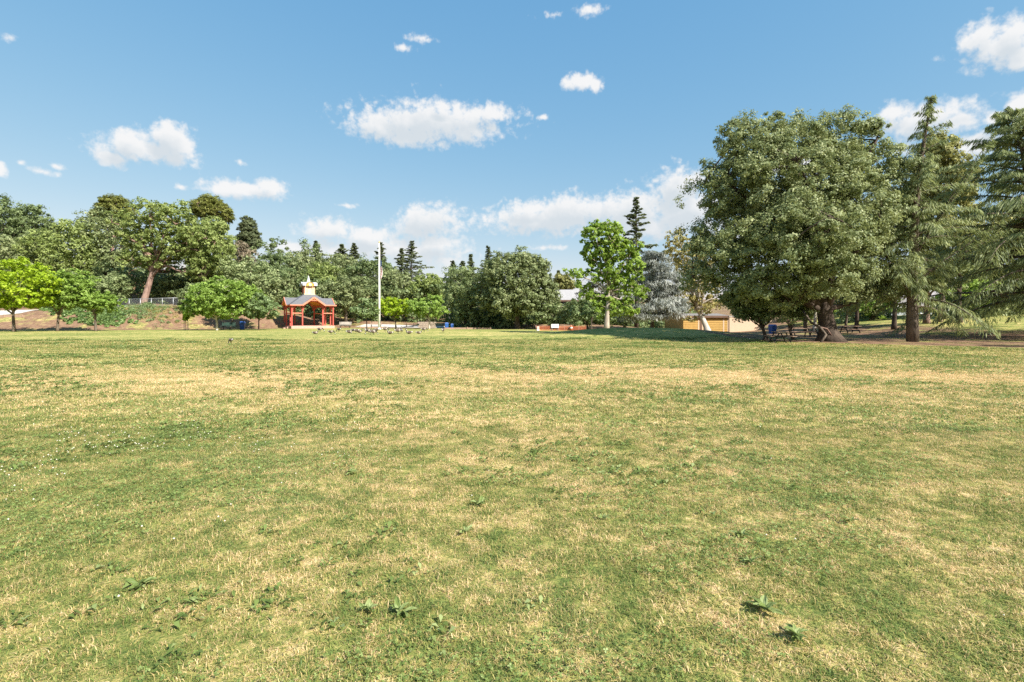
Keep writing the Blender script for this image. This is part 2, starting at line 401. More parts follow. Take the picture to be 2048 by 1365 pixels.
M['bark_red'] = bark_mat('reddish_bark', (0.11, 0.065, 0.05), (0.33, 0.22, 0.175))
M['blade'] = mat_blade(); M['ground'] = mat_ground()

# ------------------------------------------------------------------ ground


def build_ground():
    xs = np.unique(np.concatenate([np.linspace(-900, -150, 16), np.linspace(-150, -70, 33), np.linspace(-70, 70, 161), np.linspace(70, 150, 33), np.linspace(150, 900, 16)]))
    ys = np.unique(np.concatenate([np.linspace(-120, -4, 12), np.linspace(-4, 24, 36), np.linspace(24, 100, 140), np.linspace(100, 180, 33), np.linspace(180, 1500, 24)]))
    XX, YY = np.meshgrid(xs, ys); ZZ = G(XX, YY); nx, ny = len(xs), len(ys)
    V = np.stack([XX, YY, ZZ], -1).reshape(-1, 3)
    i = np.arange(ny - 1)[:, None] * nx + np.arange(nx - 1)[None, :]
    Fq = np.stack([i, i + 1, i + nx + 1, i + nx], -1).reshape(-1, 4)
    me = bpy.data.meshes.new('lawn_ground'); me.vertices.add(len(V)); me.loops.add(Fq.size); me.polygons.add(len(Fq))
    me.vertices.foreach_set('co', V.astype(np.float32).ravel()); me.loops.foreach_set('vertex_index', Fq.astype(np.int32).ravel())
    me.polygons.foreach_set('loop_start', np.arange(0, Fq.size, 4, dtype=np.int32)); me.update(calc_edges=True)
    me.polygons.foreach_set('use_smooth', [True] * len(Fq))
    x, y = V[:, 0], V[:, 1]
    far = sstep(y - lawn_edge(x), -0.8, 1.0)
    # mulch bed on the right: its front edge runs from the oak towards the right edge of the frame
    front = np.interp(x, [8, 14, 17, 22, 27, 40, 80], [60, 40, 32.0, 28.4, 25.6, 22.0, 18.0])
    bed = sstep(y - front, -1.2, 1.2) * sstep(x, 13.5, 16.0) * (1 - 0.62 * sstep(x, 29, 38) * sstep(y, 32, 39))
    mul = np.maximum(far, bed)
    at = me.attributes.new('mulch', 'FLOAT', 'POINT'); at.data.foreach_set('value', mul.astype(np.float32))
    me.materials.append(M['ground'])
    return tag(link('ground', me), 'broad park lawn of half dry grass with mulch under the trees', None, None, 'structure')


build_ground()

# ------------------------------------------------------------------ scatter (geometry nodes, for stuff nobody could count)


def scatter(name, pos, rotz, scale, idx, meshes, label, cat, tilt=None):
    me = bpy.data.meshes.new(name); n = len(pos); me.vertices.add(n)
    me.vertices.foreach_set('co', np.asarray(pos, np.float32).ravel())
    a = me.attributes.new('rot', 'FLOAT_VECTOR', 'POINT'); r = np.zeros((n, 3), np.float32); r[:, 2] = rotz
    if tilt is not None: r[:, 0] = tilt
    a.data.foreach_set('vector', r.ravel())
    a = me.attributes.new('scl', 'FLOAT', 'POINT'); a.data.foreach_set('value', np.asarray(scale, np.float32))
    a = me.attributes.new('pick', 'INT', 'POINT'); a.data.foreach_set('value', np.asarray(idx, np.int32))
    o = tag(link(name, me), label, cat, None, 'stuff')
    g = bpy.data.node_groups.new(name + '_nodes', 'GeometryNodeTree')
    g.interface.new_socket('Geometry', in_out='INPUT', socket_type='NodeSocketGeometry'); g.interface.new_socket('Geometry', in_out='OUTPUT', socket_type='NodeSocketGeometry')
    gi = g.nodes.new('NodeGroupInput'); go = g.nodes.new('NodeGroupOutput'); iop = g.nodes.new('GeometryNodeInstanceOnPoints'); jn = g.nodes.new('GeometryNodeJoinGeometry')
    for k, m in enumerate(meshes):
        t = bpy.data.objects.new(name + '_tuft', m)       # only a source for the scatter, never linked to the scene
        oi = g.nodes.new('GeometryNodeObjectInfo'); oi.inputs['Object'].default_value = t; oi.inputs['As Instance'].default_value = True
        g.links.new(oi.outputs['Geometry'], jn.inputs[0])
    def attr(nm, ty):
        nd = g.nodes.new('GeometryNodeInputNamedAttribute'); nd.data_type = ty; nd.inputs['Name'].default_value = nm; return nd.outputs['Attribute']
    g.links.new(gi.outputs[0], iop.inputs['Points']); g.links.new(jn.outputs[0], iop.inputs['Instance'])
    iop.inputs['Pick Instance'].default_value = True; g.links.new(attr('pick', 'INT'), iop.inputs['Instance Index'])
    g.links.new(attr('rot', 'FLOAT_VECTOR'), iop.inputs['Rotation']); g.links.new(attr('scl', 'FLOAT'), iop.inputs['Scale'])
    g.links.new(iop.outputs[0], go.inputs[0])
    md = o.modifiers.new('scatter', 'NODES'); md.node_group = g
    return o


def blade_tile(name, n, size, h0, h1, w, rng, mat, lean=1.5):
    """a square of turf: bent blades, two quads each"""
    p = np.zeros((n, 3)); p[:, :2] = (rng.random((n, 2)) - 0.5) * size
    a = rng.random(n) * 2 * np.pi; le = (rng.random(n) ** 0.7) * lean; h = h0 + (h1 - h0) * rng.random(n) ** 1.6
    d = np.stack([np.cos(a), np.sin(a), np.zeros(n)], 1); s = np.stack([-np.sin(a), np.cos(a), np.zeros(n)], 1)
    ww = (w * (0.6 + 0.8 * rng.random(n)))[:, None]; up = np.array([0, 0, 1.0])
    mid = p + d * (h * 0.35 * le)[:, None] + up * (h * (0.62 - 0.18 * le))[:, None]
    tip = p + d * (h * 1.05 * le + 0.004)[:, None] + up * (h * (1.0 - 0.5 * np.minimum(le, 1.4)))[:, None]
    q1 = np.stack([p - s * ww / 2, p + s * ww / 2, mid + s * ww * 0.42, mid - s * ww * 0.42], 1)
    q2 = np.stack([mid - s * ww * 0.42, mid + s * ww * 0.42, tip + s * ww * 0.08, tip - s * ww * 0.08], 1)
    t = rng.random(n)
    return quads_mesh(name, np.concatenate([q1, q2]), np.concatenate([t, t]), mat)


def clover_tile(name, n, size, r, rng, mat):
    """low clover: small round leaflets in threes, facing up"""
    p = np.zeros((n, 3)); p[:, :2] = (rng.random((n, 2)) - 0.5) * size; p[:, 2] = 0.012 + 0.022 * rng.random(n)
    Q, T = [], []; up = unit(np.array([0, 0, 1.0]) + rng.normal(size=(n, 3)) * 0.35); a0 = rng.random(n) * 6.28; t0 = rng.random(n)
    for k in range(3):
        a = a0 + k * 2.094; d = np.stack([np.cos(a), np.sin(a), 0.15 * np.ones(n)], 1); d = unit(d - up * (d * up).sum(1, keepdims=True)); s = np.cross(up, d); l = r * (0.7 + 0.6 * rng.random((n, 1)))
        Q.append(np.stack([p, p + d * l * 0.9 + s * l * 0.62, p + d * l * 1.5, p + d * l * 0.9 - s * l * 0.62], 1)); T.append(t0)
    return quads_mesh(name, np.concatenate(Q), np.concatenate(T), mat)


def build_grass():
    rng = np.random.default_rng(4)
    levels = [  # spacing, y range, blades per tile, heights, width
        (0.20, 0.9, 7.0, 560, 0.009, 0.034, 0.0029), (0.34, 7.0, 16.0, 420, 0.012, 0.045, 0.0065), (0.80, 16.0, 36.0, 460, 0.015, 0.05, 0.015)]
    for k, (sp, y0, y1, n, h0, h1, w) in enumerate(levels):
        tiles = [blade_tile('turf_tile', n, sp * 1.35, h0, h1, w, rng, M['blade']) for _ in range(6)]
        ys = np.arange(y0, y1, sp); pts = []
        for y in ys:
            hw = y * 1.12 + 1.6; xs = np.arange(-hw, hw, sp); pts.append(np.stack([xs, np.full(len(xs), y)], 1))
        P = np.concatenate(pts); P += (rng.random(P.shape) - 0.5) * sp * 0.6
        front = np.interp(P[:, 0], [8, 14, 17, 22, 27, 40, 80], [60, 40, 32.0, 28.4, 25.6, 22.0, 18.0])
        P = P[~((P[:, 1] > front - 0.3) & (P[:, 0] > 14.5))]
        z = G(P[:, 0], P[:, 1]); n_ = len(P)
        if k < 2:       # low clover growing through the grass in drifts
            ct = [clover_tile('clover_tile', int(n * 0.16), sp * 1.4, (0.0062, 0.010)[k], rng, M['clover']) for _ in range(4)]
            w = np.sin(P[:, 0] * 1.1 + 1.7 * np.sin(P[:, 1] * 0.8 + 1)) + np.sin(P[:, 1] * 1.7 + 1.3 * np.sin(P[:, 0] * 1.3)) + rng.normal(size=n_) * 0.75
            w += 1.3 * np.exp(-((P[:, 0] + 4.5) / 2.4) ** 2 - ((P[:, 1] - 6) / 1.7) ** 2) + 1.8 * np.exp(-((P[:, 0] + 0.5) / 1.2) ** 2 - ((P[:, 1] - 2.15) / 0.4) ** 2)
            m = w > 1.1; scatter('clover_patches', np.column_stack([P, z])[m], rng.random(m.sum()) * 6.28, 0.7 + rng.random(m.sum()) * 0.6, rng.integers(0, 4, m.sum()), ct,
                                 ['low clover leaves in drifts through the foreground turf', 'low clover leaves in drifts through the middle of the lawn'][k], 'clover')
        scatter('lawn_grass', np.column_stack([P, z]), rng.random(n_) * 6.28, 0.75 + rng.random(n_) * 0.6, rng.integers(0, 6, n_), tiles,
                ['short half dry grass blades of the lawn in the foreground', 'short half dry grass blades of the lawn in the middle', 'short grass of the lawn towards the trees'][k], 'grass')


build_grass()


def leaf_blade(name, mat, L=0.12, W=0.05, bend=0.4, seg=4, tint=0.5):
    """one broad ribbed leaf growing along +X, tip bending down"""
    mb = MB(); vs = []; fs = []; A = (-1, -0.62, -0.25, 0, 0.25, 0.62, 1)
    for i in range(seg + 1):
        t = i / seg; wd = W / 2 * math.sin(math.pi * (0.06 + 0.90 * t) ** 0.9) + 0.002
        x = L * t; z = L * (0.30 * t - bend * t * t)
        for j, a in enumerate(A): vs.append((x, a * wd, z + abs(a) * wd * 0.35 + (0.05 * W if j % 2 else 0) + 0.06 * W * math.sin(7 * t + 3 * a)))
    for i in range(seg):
        for j in range(6): k = i * 7 + j; fs.append((k, k + 1, k + 8, k + 7))
    mb.add(vs, fs, tint)
    mb.t = [min(1, max(0, tint + 0.3 * math.sin(3.1 * i) + (0.25 if i % 7 in (0, 6) else 0))) for i in range(len(vs))]
    return mb.mesh(name, mat, False)


def build_lawn_weeds():
    rng = np.random.default_rng(11)
    # the weeds that can be told apart in the foreground: one plant each, its leaves as parts
    leaves = [leaf_blade('weed_leaf', M['weed'], 0.105, 0.036, b, 4, t) for b, t in ((0.30, 0.35), (0.42, 0.55), (0.22, 0.8))]
    W = [(1530, 1228, 1.15, 9, 'large broad-leaved weed rosette in the dry turf, lower right'),
         (1592, 1284, 1.1, 9, 'ribbed broad-leaved weed nearest the bottom edge on the right'),
         (1498, 1132, 0.95, 8, 'dark broad-leaved weed just above the large rosette'),
         (1482, 1078, 0.9, 8, 'pale-edged weed rosette, uppermost of the right-hand row'),
         (388, 1212, 1.5, 13, 'spreading leafy weed clump in the lower left turf'),
         (930, 1070, 0.8, 7, 'small dark weed standing alone in the middle of the turf'),
         (958, 1014, 0.95, 8, 'low weed just in front of the wide leafy patch'),
         (1004, 962, 1.6, 13, 'wide leafy weed patch left of the bright centre clump'),
         (1048, 958, 1.2, 10, 'leafy weed at the right end of the wide patch'),
         (1188, 926, 1.6, 13, 'bright leafy weed clump right of centre'),
         (1225, 946, 1.3, 10, 'dark leafy weed at the foot of the bright clump'),
         (1150, 912, 1.2, 10, 'leafy weed at the left end of the bright clump'),
         (1750, 962, 1.5, 11, 'leafy weed clump in the turf on the far right'),
         (1390, 872, 1.5, 11, 'leafy weed clump behind and right of the bright one'),
         (700, 950, 1.0, 8, 'low dark weed left of the wide leafy patch'),
         (1205, 1042, 0.8, 7, 'flat weed between dry patches right of centre'),
         (735, 1228, 0.85, 8, 'low weed near the bottom edge left of centre'),
         (800, 1232, 0.9, 7, 'small weed near the bottom edge at the centre'),
         (280, 1180, 0.9, 7, 'small weed left of the spreading clump'),
         (1700, 1050, 0.9, 7, 'small weed in green turf on the right')]
    for u, v, s, n, lab in W:
        Y = depth_of(u, v); p = on_ground(u, Y); p.z += 0.02
        n = int(n * (2.2 if s >= 1.2 else 1.4)); t = thing('broadleaf_weed', lab, 'weed', p, rng.random() * 6.28, 'weeds in the foreground turf')
        for k in range(n):
            o = link('leaf', leaves[int(rng.integers(0, 3))], t); a = 2.4 * k + rng.random() * 0.5
            big = s >= 1.2; r = 0.012 if not big else 0.16 * rng.random() ** 0.7 * s
            o.location = (r * math.cos(a * 1.7), r * math.sin(a * 1.7), 0); o.rotation_euler = (rng.normal() * 0.35, -0.05 - 0.55 * rng.random() ** 1.5, a)
            o.scale = ((0.55 if big else s * 0.85) * (0.5 + 0.5 * rng.random()),) * 3
    # weeds too many to count
    tufts = []
    for _ in range(5):
        n = 12; a = rng.random(n) * 6.28; L = 0.035 + 0.05 * rng.random(n); Wd = L * 0.42
        d = np.stack([np.cos(a), np.sin(a), 0.35 + 0.8 * rng.random(n)], 1); d = unit(d); s = unit(np.stack([-np.sin(a), np.cos(a), rng.normal(size=n) * 0.4], 1))
        b = rng.normal(size=(n, 3)) * [0.05, 0.05, 0.004]; m = b + d * (L * 0.55)[:, None]; tip = b + d * L[:, None] - np.array([0, 0, 0.02])
        tufts.append(quads_mesh('weed_tuft', np.stack([b, m + s * Wd[:, None] / 2, tip, m - s * Wd[:, None] / 2], 1), rng.random(n), M['weed']))
    N = 24000; y = 2.2 + 36 * rng.random(N) ** 0.8; x = (rng.random(N) - 0.5) * 2.24 * (y + 1.5)
    k = np.sin(x * 0.9 + 2 * np.sin(y * 0.5)) + np.sin(y * 1.3 + 1.5 * np.sin(x * 0.7)) + rng.normal(size=N) * 0.7
    band = np.exp(-((y - 13) / 7) ** 2)
    keep = k + band * 0.55 > 1.25; x, y = x[keep], y[keep]
    front = np.interp(x, [8, 14, 17, 22, 27, 40, 80], [60, 40, 32.0, 28.4, 25.6, 22.0, 18.0]); keep = y < front - 1; x, y = x[keep], y[keep]
    scatter('lawn_weeds', np.column_stack([x, y, G(x, y) + 0.015]), rng.random(len(x)) * 6.28, 0.36 + 0.5 * rng.random(len(x)) + 0.045 * y, rng.integers(0, 5, len(x)), tufts,
            'small leafy weeds strewn through the dry lawn', 'weeds')
    # white clover heads
    mb = MB(); r = 0.0065; mb.add([(r, 0, 0.035), (-r, 0, 0.035), (0, r, 0.035), (0, -r, 0.035), (0, 0, 0.035 + r), (0, 0, 0.035 - r)],
                                 [(0, 2, 4), (2, 1, 4), (1, 3, 4), (3, 0, 4), (2, 0, 5), (1, 2, 5), (3, 1, 5), (0, 3, 5)])
    me = mb.mesh('clover_head', plain('clover_white', (0.66, 0.62, 0.50), 0.7, 0.1))
    N = 620; x = -4.6 + rng.normal(size=N) * 1.9; y = 6.3 + rng.normal(size=N) * 1.2 + 0.12 * x; kk = (np.sin(x * 2.3) + np.sin(y * 2.9 + x)) > -0.2; x, y = x[kk], y[kk]
    x2 = (rng.random(90) - 0.5) * 22; y2 = 2.5 + rng.random(90) * 9; x = np.concatenate([x, x2]); y = np.concatenate([y, y2])
    scatter('clover_flowers', np.column_stack([x, y, G(x, y)]), rng.random(len(x)) * 6.28, 0.7 + 0.6 * rng.random(len(x)), np.zeros(len(x), int), [me],
            'white clover flower heads dotted through the lawn', 'clover')


build_lawn_weeds()

# ------------------------------------------------------------------ trees


def leaves(cent, R, n, L, W, rng, out=1.2, up=0.3, rnd=0.55, flat=0.75, hang=0.0, shell=0.5, fold=0.15, sub=0, subr=0.42):
    """leaf quads spread through boughs. cent (k,3), R (k,), n leaves per bough; each bough is a handful of leafy tufts turned to its outside"""
    k = len(cent); N = k * n; ct = np.repeat(rng.random(k), n); Rr = np.repeat(R, n)[:, None]; c = np.repeat(cent, n, 0); fl = np.array([1, 1, flat])
    if sub:
        td = unit(rng.normal(size=(k * sub, 3)) + np.array([0, 0, 0.35])); tr = 0.45 + 0.6 * rng.random((k * sub, 1))
        tc = td * tr * fl; tt = rng.random(k * sub); w = np.repeat(np.arange(k), n) * sub + rng.integers(0, sub, N)
        ts = subr * (0.7 + 0.6 * rng.random((k * sub, 1)))
        loc = unit(rng.normal(size=(N, 3))); p = c + (tc[w] + loc * rng.random((N, 1)) ** 0.5 * ts[w] * np.array([1, 1, 0.75])) * Rr
        d = unit(0.75 * td[w] + 0.6 * loc); ct = 0.4 * ct + 0.6 * tt[w]
    else:
        d = unit(rng.normal(size=(N, 3))); r = shell + (1 - shell) * rng.random((N, 1)) ** 0.7
        p = c + d * r * Rr * fl + rng.normal(size=(N, 3)) * Rr * 0.10
    nor = unit(out * d + np.array([0, 0, up]) + rnd * rng.normal(size=(N, 3)))
    t = rng.normal(size=(N, 3)) * (1 - hang) + np.array([0, 0, -1.0]) * hang * 2
    t = unit(t - nor * (t * nor).sum(1, keepdims=True)); s = np.cross(nor, t)
    sc_ = (0.65 + 0.7 * rng.random((N, 1))); l = L * sc_ / 2; w_ = W * sc_ / 2
    V = np.stack([p - t * l, p + s * w_ + nor * w_ * fold, p + t * l, p - s * w_ + nor * w_ * fold], 1)
    return V, np.clip(0.5 + (ct - 0.5) * 0.55 + (rng.random(N) - 0.5) * 0.65, 0, 1)


def clumps(blobs, R, rng, dens=1.0, inner=0.12, zmin=None, mind=0.72):
    """clump centres over the surface of a union of ellipsoids"""
    B = np.array(blobs, float); cen = B[:, :3]; rad = np.maximum(B[:, 3:6] - 0.45 * R, B[:, 3:6] * 0.35)
    area = (rad[:, 0] * rad[:, 1] + rad[:, 1] * rad[:, 2] + rad[:, 0] * rad[:, 2]) * 4.2
    n = int(area.sum() / (R * R) * 2.6 * dens) + 8 * len(B)
    w = rng.choice(len(B), n, p=area / area.sum()); d = unit(rng.normal(size=(n, 3)))
    rr = np.where(rng.random(n) < inner, 0.35 + 0.4 * rng.random(n), 0.86 + 0.2 * rng.random(n) - 0.16 * rng.random(n) ** 2)[:, None]
    P = cen[w] + d * rr * rad[w]
    dep = np.min(np.where(np.arange(len(B))[None, :] == w[:, None], 9, np.linalg.norm((P[:, None, :] - cen[None]) / rad[None], axis=2)), 1)
    ok = (dep > 0.72) | (rng.random(n) < inner * 0.5)
    if zmin is not None: ok &= P[:, 2] > zmin
    P = P[ok]; keep = []
    K = np.zeros((0, 3))
    for p in P:
        if len(keep) == 0 or np.min(((K - p) ** 2).sum(1)) > (mind * R) ** 2: keep.append(p); K = np.array(keep)
    return K


def bez(a, b, c, n):
    t = np.linspace(0, 1, n)[:, None]; return (1 - t) ** 2 * a + 2 * t * (1 - t) * b + t ** 2 * c


def branching(mb, cl, base, split, r0, rng, nlimb=8, twigs=0.6, lean=None, flare=1.5, sides=8, limb_r=0.45, stems=1):
    """tapered trunk to the split point, limbs to far clumps, twigs to the others"""
    base = np.array(base, float); split = np.array(split, float)
    h = split[2] - base[2]; mid = base + (split - base) * 0.5 + np.array([rng.normal() * 0.05 * h, rng.normal() * 0.05 * h, 0]) if lean is None else np.array(lean, float)
    tp = bez(base, mid, split, 9); rr = r0 * (1 - 0.42 * np.linspace(0, 1, 9)); rr[0] *= flare; rr[1] *= 1 + (flare - 1) * 0.25
    tp[0, 2] -= 0.15
    if stems == 1: mb.tube(tp, list(rr), sides)
    pts = [tp[4:]]; rad = [rr[4:]]
    K = [int(rng.integers(0, len(cl)))]; dist = np.linalg.norm(cl - cl[K[0]], axis=1)
    for _ in range(min(nlimb, len(cl)) - 1):
        j = int(np.argmax(dist)); K.append(j); dist = np.minimum(dist, np.linalg.norm(cl - cl[j], axis=1))
    for q, j in enumerate(K):
        s = tp[-1] if q < stems or stems > 1 else tp[int(rng.integers(5, 9))]
        e = cl[j]; d = e - s; c = s + d * 0.45 + np.array([0, 0, 0.22 * np.linalg.norm(d)]) + rng.normal(size=3) * 0.06 * np.linalg.norm(d)
        L = bez(s, c, e, 9); L[1:-1] += rng.normal(size=(7, 3)) * 0.018 * np.linalg.norm(d)
        lr = r0 * limb_r * (1 - 0.85 * np.linspace(0, 1, 9)); mb.tube(L, list(lr), 6); pts.append(L); rad.append(lr)
    A = np.concatenate(pts)
    for j, e in enumerate(cl):
        if j in K or rng.random() > twigs: continue
        dd = np.linalg.norm(A - e, axis=1) + 0.6 * np.maximum(0, A[:, 2] - e[2]); s = A[int(np.argmin(dd))]; d = e - s
        L = bez(s, s + d * 0.5 + np.array([0, 0, 0.15 * np.linalg.norm(d)]), e, 5); q = max(0.018, r0 * 0.13)
        mb.tube(L, [q, q * 0.8, q * 0.6, q * 0.4, q * 0.2], 4, False)


def px_blobs(spec, Y, deep=1.0):
    """ellipses seen in the photograph at a depth -> ellipsoids in metres"""
    k = Y / F; out = []
    for b in spec:
        u, v, ru, rv = b[:4]; dy = b[4] if len(b) > 4 else 0.0; dd = b[5] if len(b) > 5 else (ru + rv) / 2 * deep
        yy = Y + dy; out.append((X_at(u, yy), yy, Z_at(v, yy), ru * yy / F, dd * k, rv * yy / F))
    return out


def box_blobs(u0, u1, v0, v1, Y, rng, lobes=6, main=0.43, ls=(0.22, 0.32)):
    """an uneven dome filling a rectangle of the photograph"""
    k = Y / F; W = (u1 - u0) * k; H = (v1 - v0) * k; cx = X_at((u0 + u1) / 2, Y); cz = Z_at((v0 + v1) / 2, Y)
    r = min(W, H); out = [(cx, Y, cz, W * main, (W + H) / 2 * main, H * main)]
    for i in range(lobes):
        a = 2 * math.pi * (i + 0.5 * rng.random()) / lobes; f = ls[0] + (ls[1] - ls[0]) * rng.random(); rr = r * f
        out.append((cx + math.cos(a) * (W / 2 - rr), Y + rng.normal() * W * 0.15 - 0.1 * W, cz + math.sin(a) * (H / 2 - rr), rr * 1.1, rr, rr * 0.95))
    return out


def make_tree(name, label, blobs, base, mat, bark, rng, R=0.9, n=150, L=0.3, W=0.18, r0=0.25, split=None, nlimb=8, twigs=0.5, dens=1.0, inner=0.12,
              out=1.2, up=0.3, rnd=0.55, flat=0.75, hang=0.0, shell=0.5, sub=8, subr=0.42, group=None, cat='tree', lean=None, flare=1.5, limb_r=0.45, stems=1, zmin=None, mind=0.72, sparse=0):
    base = np.array(base, float); B = np.array(blobs, float); B[:, :3] -= base
    cl = clumps(B, R, rng, dens, inner, zmin, mind)
    t = thing(name, label, cat, tuple(base), 0, group)
    if split is None:
        lo = (B[:, 2] - B[:, 5]).min(); hi = (B[:, 2] + B[:, 5]).max(); c = np.average(B[:, :2], axis=0, weights=B[:, 3]); split = (c[0] * 0.7, c[1] * 0.7, max(0.6, lo + 0.28 * (hi - lo)))
    else: split = tuple(np.array(split) - base)
    if lean is not None: lean = tuple(np.array(lean) - base)
    mb = MB(); branching(mb, cl, (0, 0, 0), split, r0, rng, nlimb, twigs, lean, flare, 10, limb_r, stems)
    mb.obj('trunk', bark, t, True)
    V, ti = leaves(cl, R * (0.62 + 0.75 * rng.random(len(cl)) ** 1.3), n, L, W, rng, out, up, rnd, flat, hang, shell, 0.15, sub, subr)
    link('crown', quads_mesh('crown', V, ti, mat), t)
    return t


def big_oak():
    rng = np.random.default_rng(21); Y = 33.5; base = on_ground(1660, 32.6)
    sp = [(1575, 390, 150, 130), (1495, 292, 66, 54), (1590, 282, 70, 52), (1690, 285, 72, 54), (1752, 335, 52, 60), (1450, 385, 66, 72), (1418, 485, 50, 42), (1690, 430, 92, 86, -2),
          (1615, 470, 90, 76, -4), (1500, 490, 84, 56, -2), (1436, 552, 64, 36), (1530, 570, 92, 46, -2), (1655, 545, 92, 54, -3), (1745, 530, 62, 76, 0), (1490, 606, 56, 28, 0), (1580, 606, 60, 22, -2), (1720, 596, 58, 30, 0), (1778, 440, 44, 70, 1), (1382, 540, 30, 26, 0), (1395, 385, 26, 30), (1545, 250, 34, 28), (1640, 250, 40, 28), (1725, 275, 52, 42), (1790, 345, 40, 46), (1470, 265, 30, 26)]
    B = px_blobs(sp, Y, 0.95)
    make_tree('oak_tree', 'huge spreading oak with thick dark trunk on the right', B, base, M['oak'], M['bark_dark'], rng, R=1.05, n=740, L=0.142, W=0.09, r0=0.60,
              split=(X_at(1648, 33), 33.2, Z_at(590, 33)), nlimb=20, twigs=0.7, dens=1.0, inner=0.06, flat=0.8, limb_r=0.42, flare=1.75, mind=0.80, sub=14, subr=0.34, out=1.4, rnd=0.5)


def plane_tree():
    rng = np.random.default_rng(5); Y = 50.0; base = on_ground(1213, 49.0)
    sp = [(1205, 470, 44, 30), (1185, 505, 28, 30), (1222, 500, 40, 36), (1268, 500, 18, 20), (1262, 535, 26, 34), (1240, 560, 32, 28), (1180, 540, 18, 16), (1212, 545, 30, 26), (1150, 548, 22, 12), (1165, 575, 26, 12), (1275, 585, 26, 16),
          (1225, 610, 26, 22), (1245, 600, 22, 18), (1212, 600, 24, 16), (1290, 575, 14, 10), (1195, 520, 20, 22), (1232, 455, 14, 14), (1168, 478, 12, 12), (1215, 618, 34, 16), (1182, 592, 26, 15), (1250, 622, 30, 15), (1288, 580, 20, 12)]
    B = px_blobs(sp, Y, 0.95)
    make_tree('plane_tree', 'tall fresh green tree with pale trunk on the grassy mound', B, base, M['plane'], M['bark_tan'], rng, R=0.62, n=85, L=0.27, W=0.2, r0=0.26,
              split=(X_at(1220, Y), Y, Z_at(575, Y)), nlimb=16, twigs=0.95, dens=0.8, inner=0.1, limb_r=0.4, flare=1.25, mind=0.98, sub=6, subr=0.4)


def blue_cedar():
    rng = np.random.default_rng(8); Y = 53.5; base = on_ground(1305, 53.5)
    sp = [(1310, 530, 30, 36), (1330, 570, 40, 34), (1300, 580, 36, 30), (1285, 625, 36, 24, -2), (1330, 620, 46, 26, -2), (1350, 600, 28, 30), (1268, 634, 26, 16, -2), (1305, 505, 12, 14)]
    make_tree('weeping_cedar', 'silvery blue weeping cedar behind the grassy mound', px_blobs(sp, Y), base, M['silver'], M['bark'], rng, R=0.95, n=300, L=0.42, W=0.07, r0=0.2,
              nlimb=10, twigs=0.5, dens=1.1, flat=0.38, hang=0.55, shell=0.1, out=0.6, up=0.8, rnd=0.6, sub=0, mind=0.8)


def sycamore():
    rng = np.random.default_rng(9); Y = 61.0; base = on_ground(1417, 60)
    sp = [(1385, 520, 50, 44), (1400, 570, 44, 34), (1350, 500, 24, 34), (1420, 500, 34, 40), (1410, 610, 36, 20), (1370, 600, 30, 26), (1440, 600, 24, 22), (1360, 470, 16, 18), (1380, 640, 20, 8)]
    make_tree('sycamore_tree', 'pale leaning sycamore with thin yellowish foliage by the ochre building', px_blobs(sp, Y), base, M['sycamore'], M['bark_pale'], rng, R=0.6, n=46, L=0.26, W=0.18, r0=0.36,
              split=(X_at(1393, Y), Y, Z_at(615, Y)), lean=(X_at(1408, Y), Y, Z_at(640, Y)), nlimb=14, twigs=0.9, dens=0.8, inner=0.15, limb_r=0.42, flare=1.5, mind=1.2, sub=6, subr=0.4)


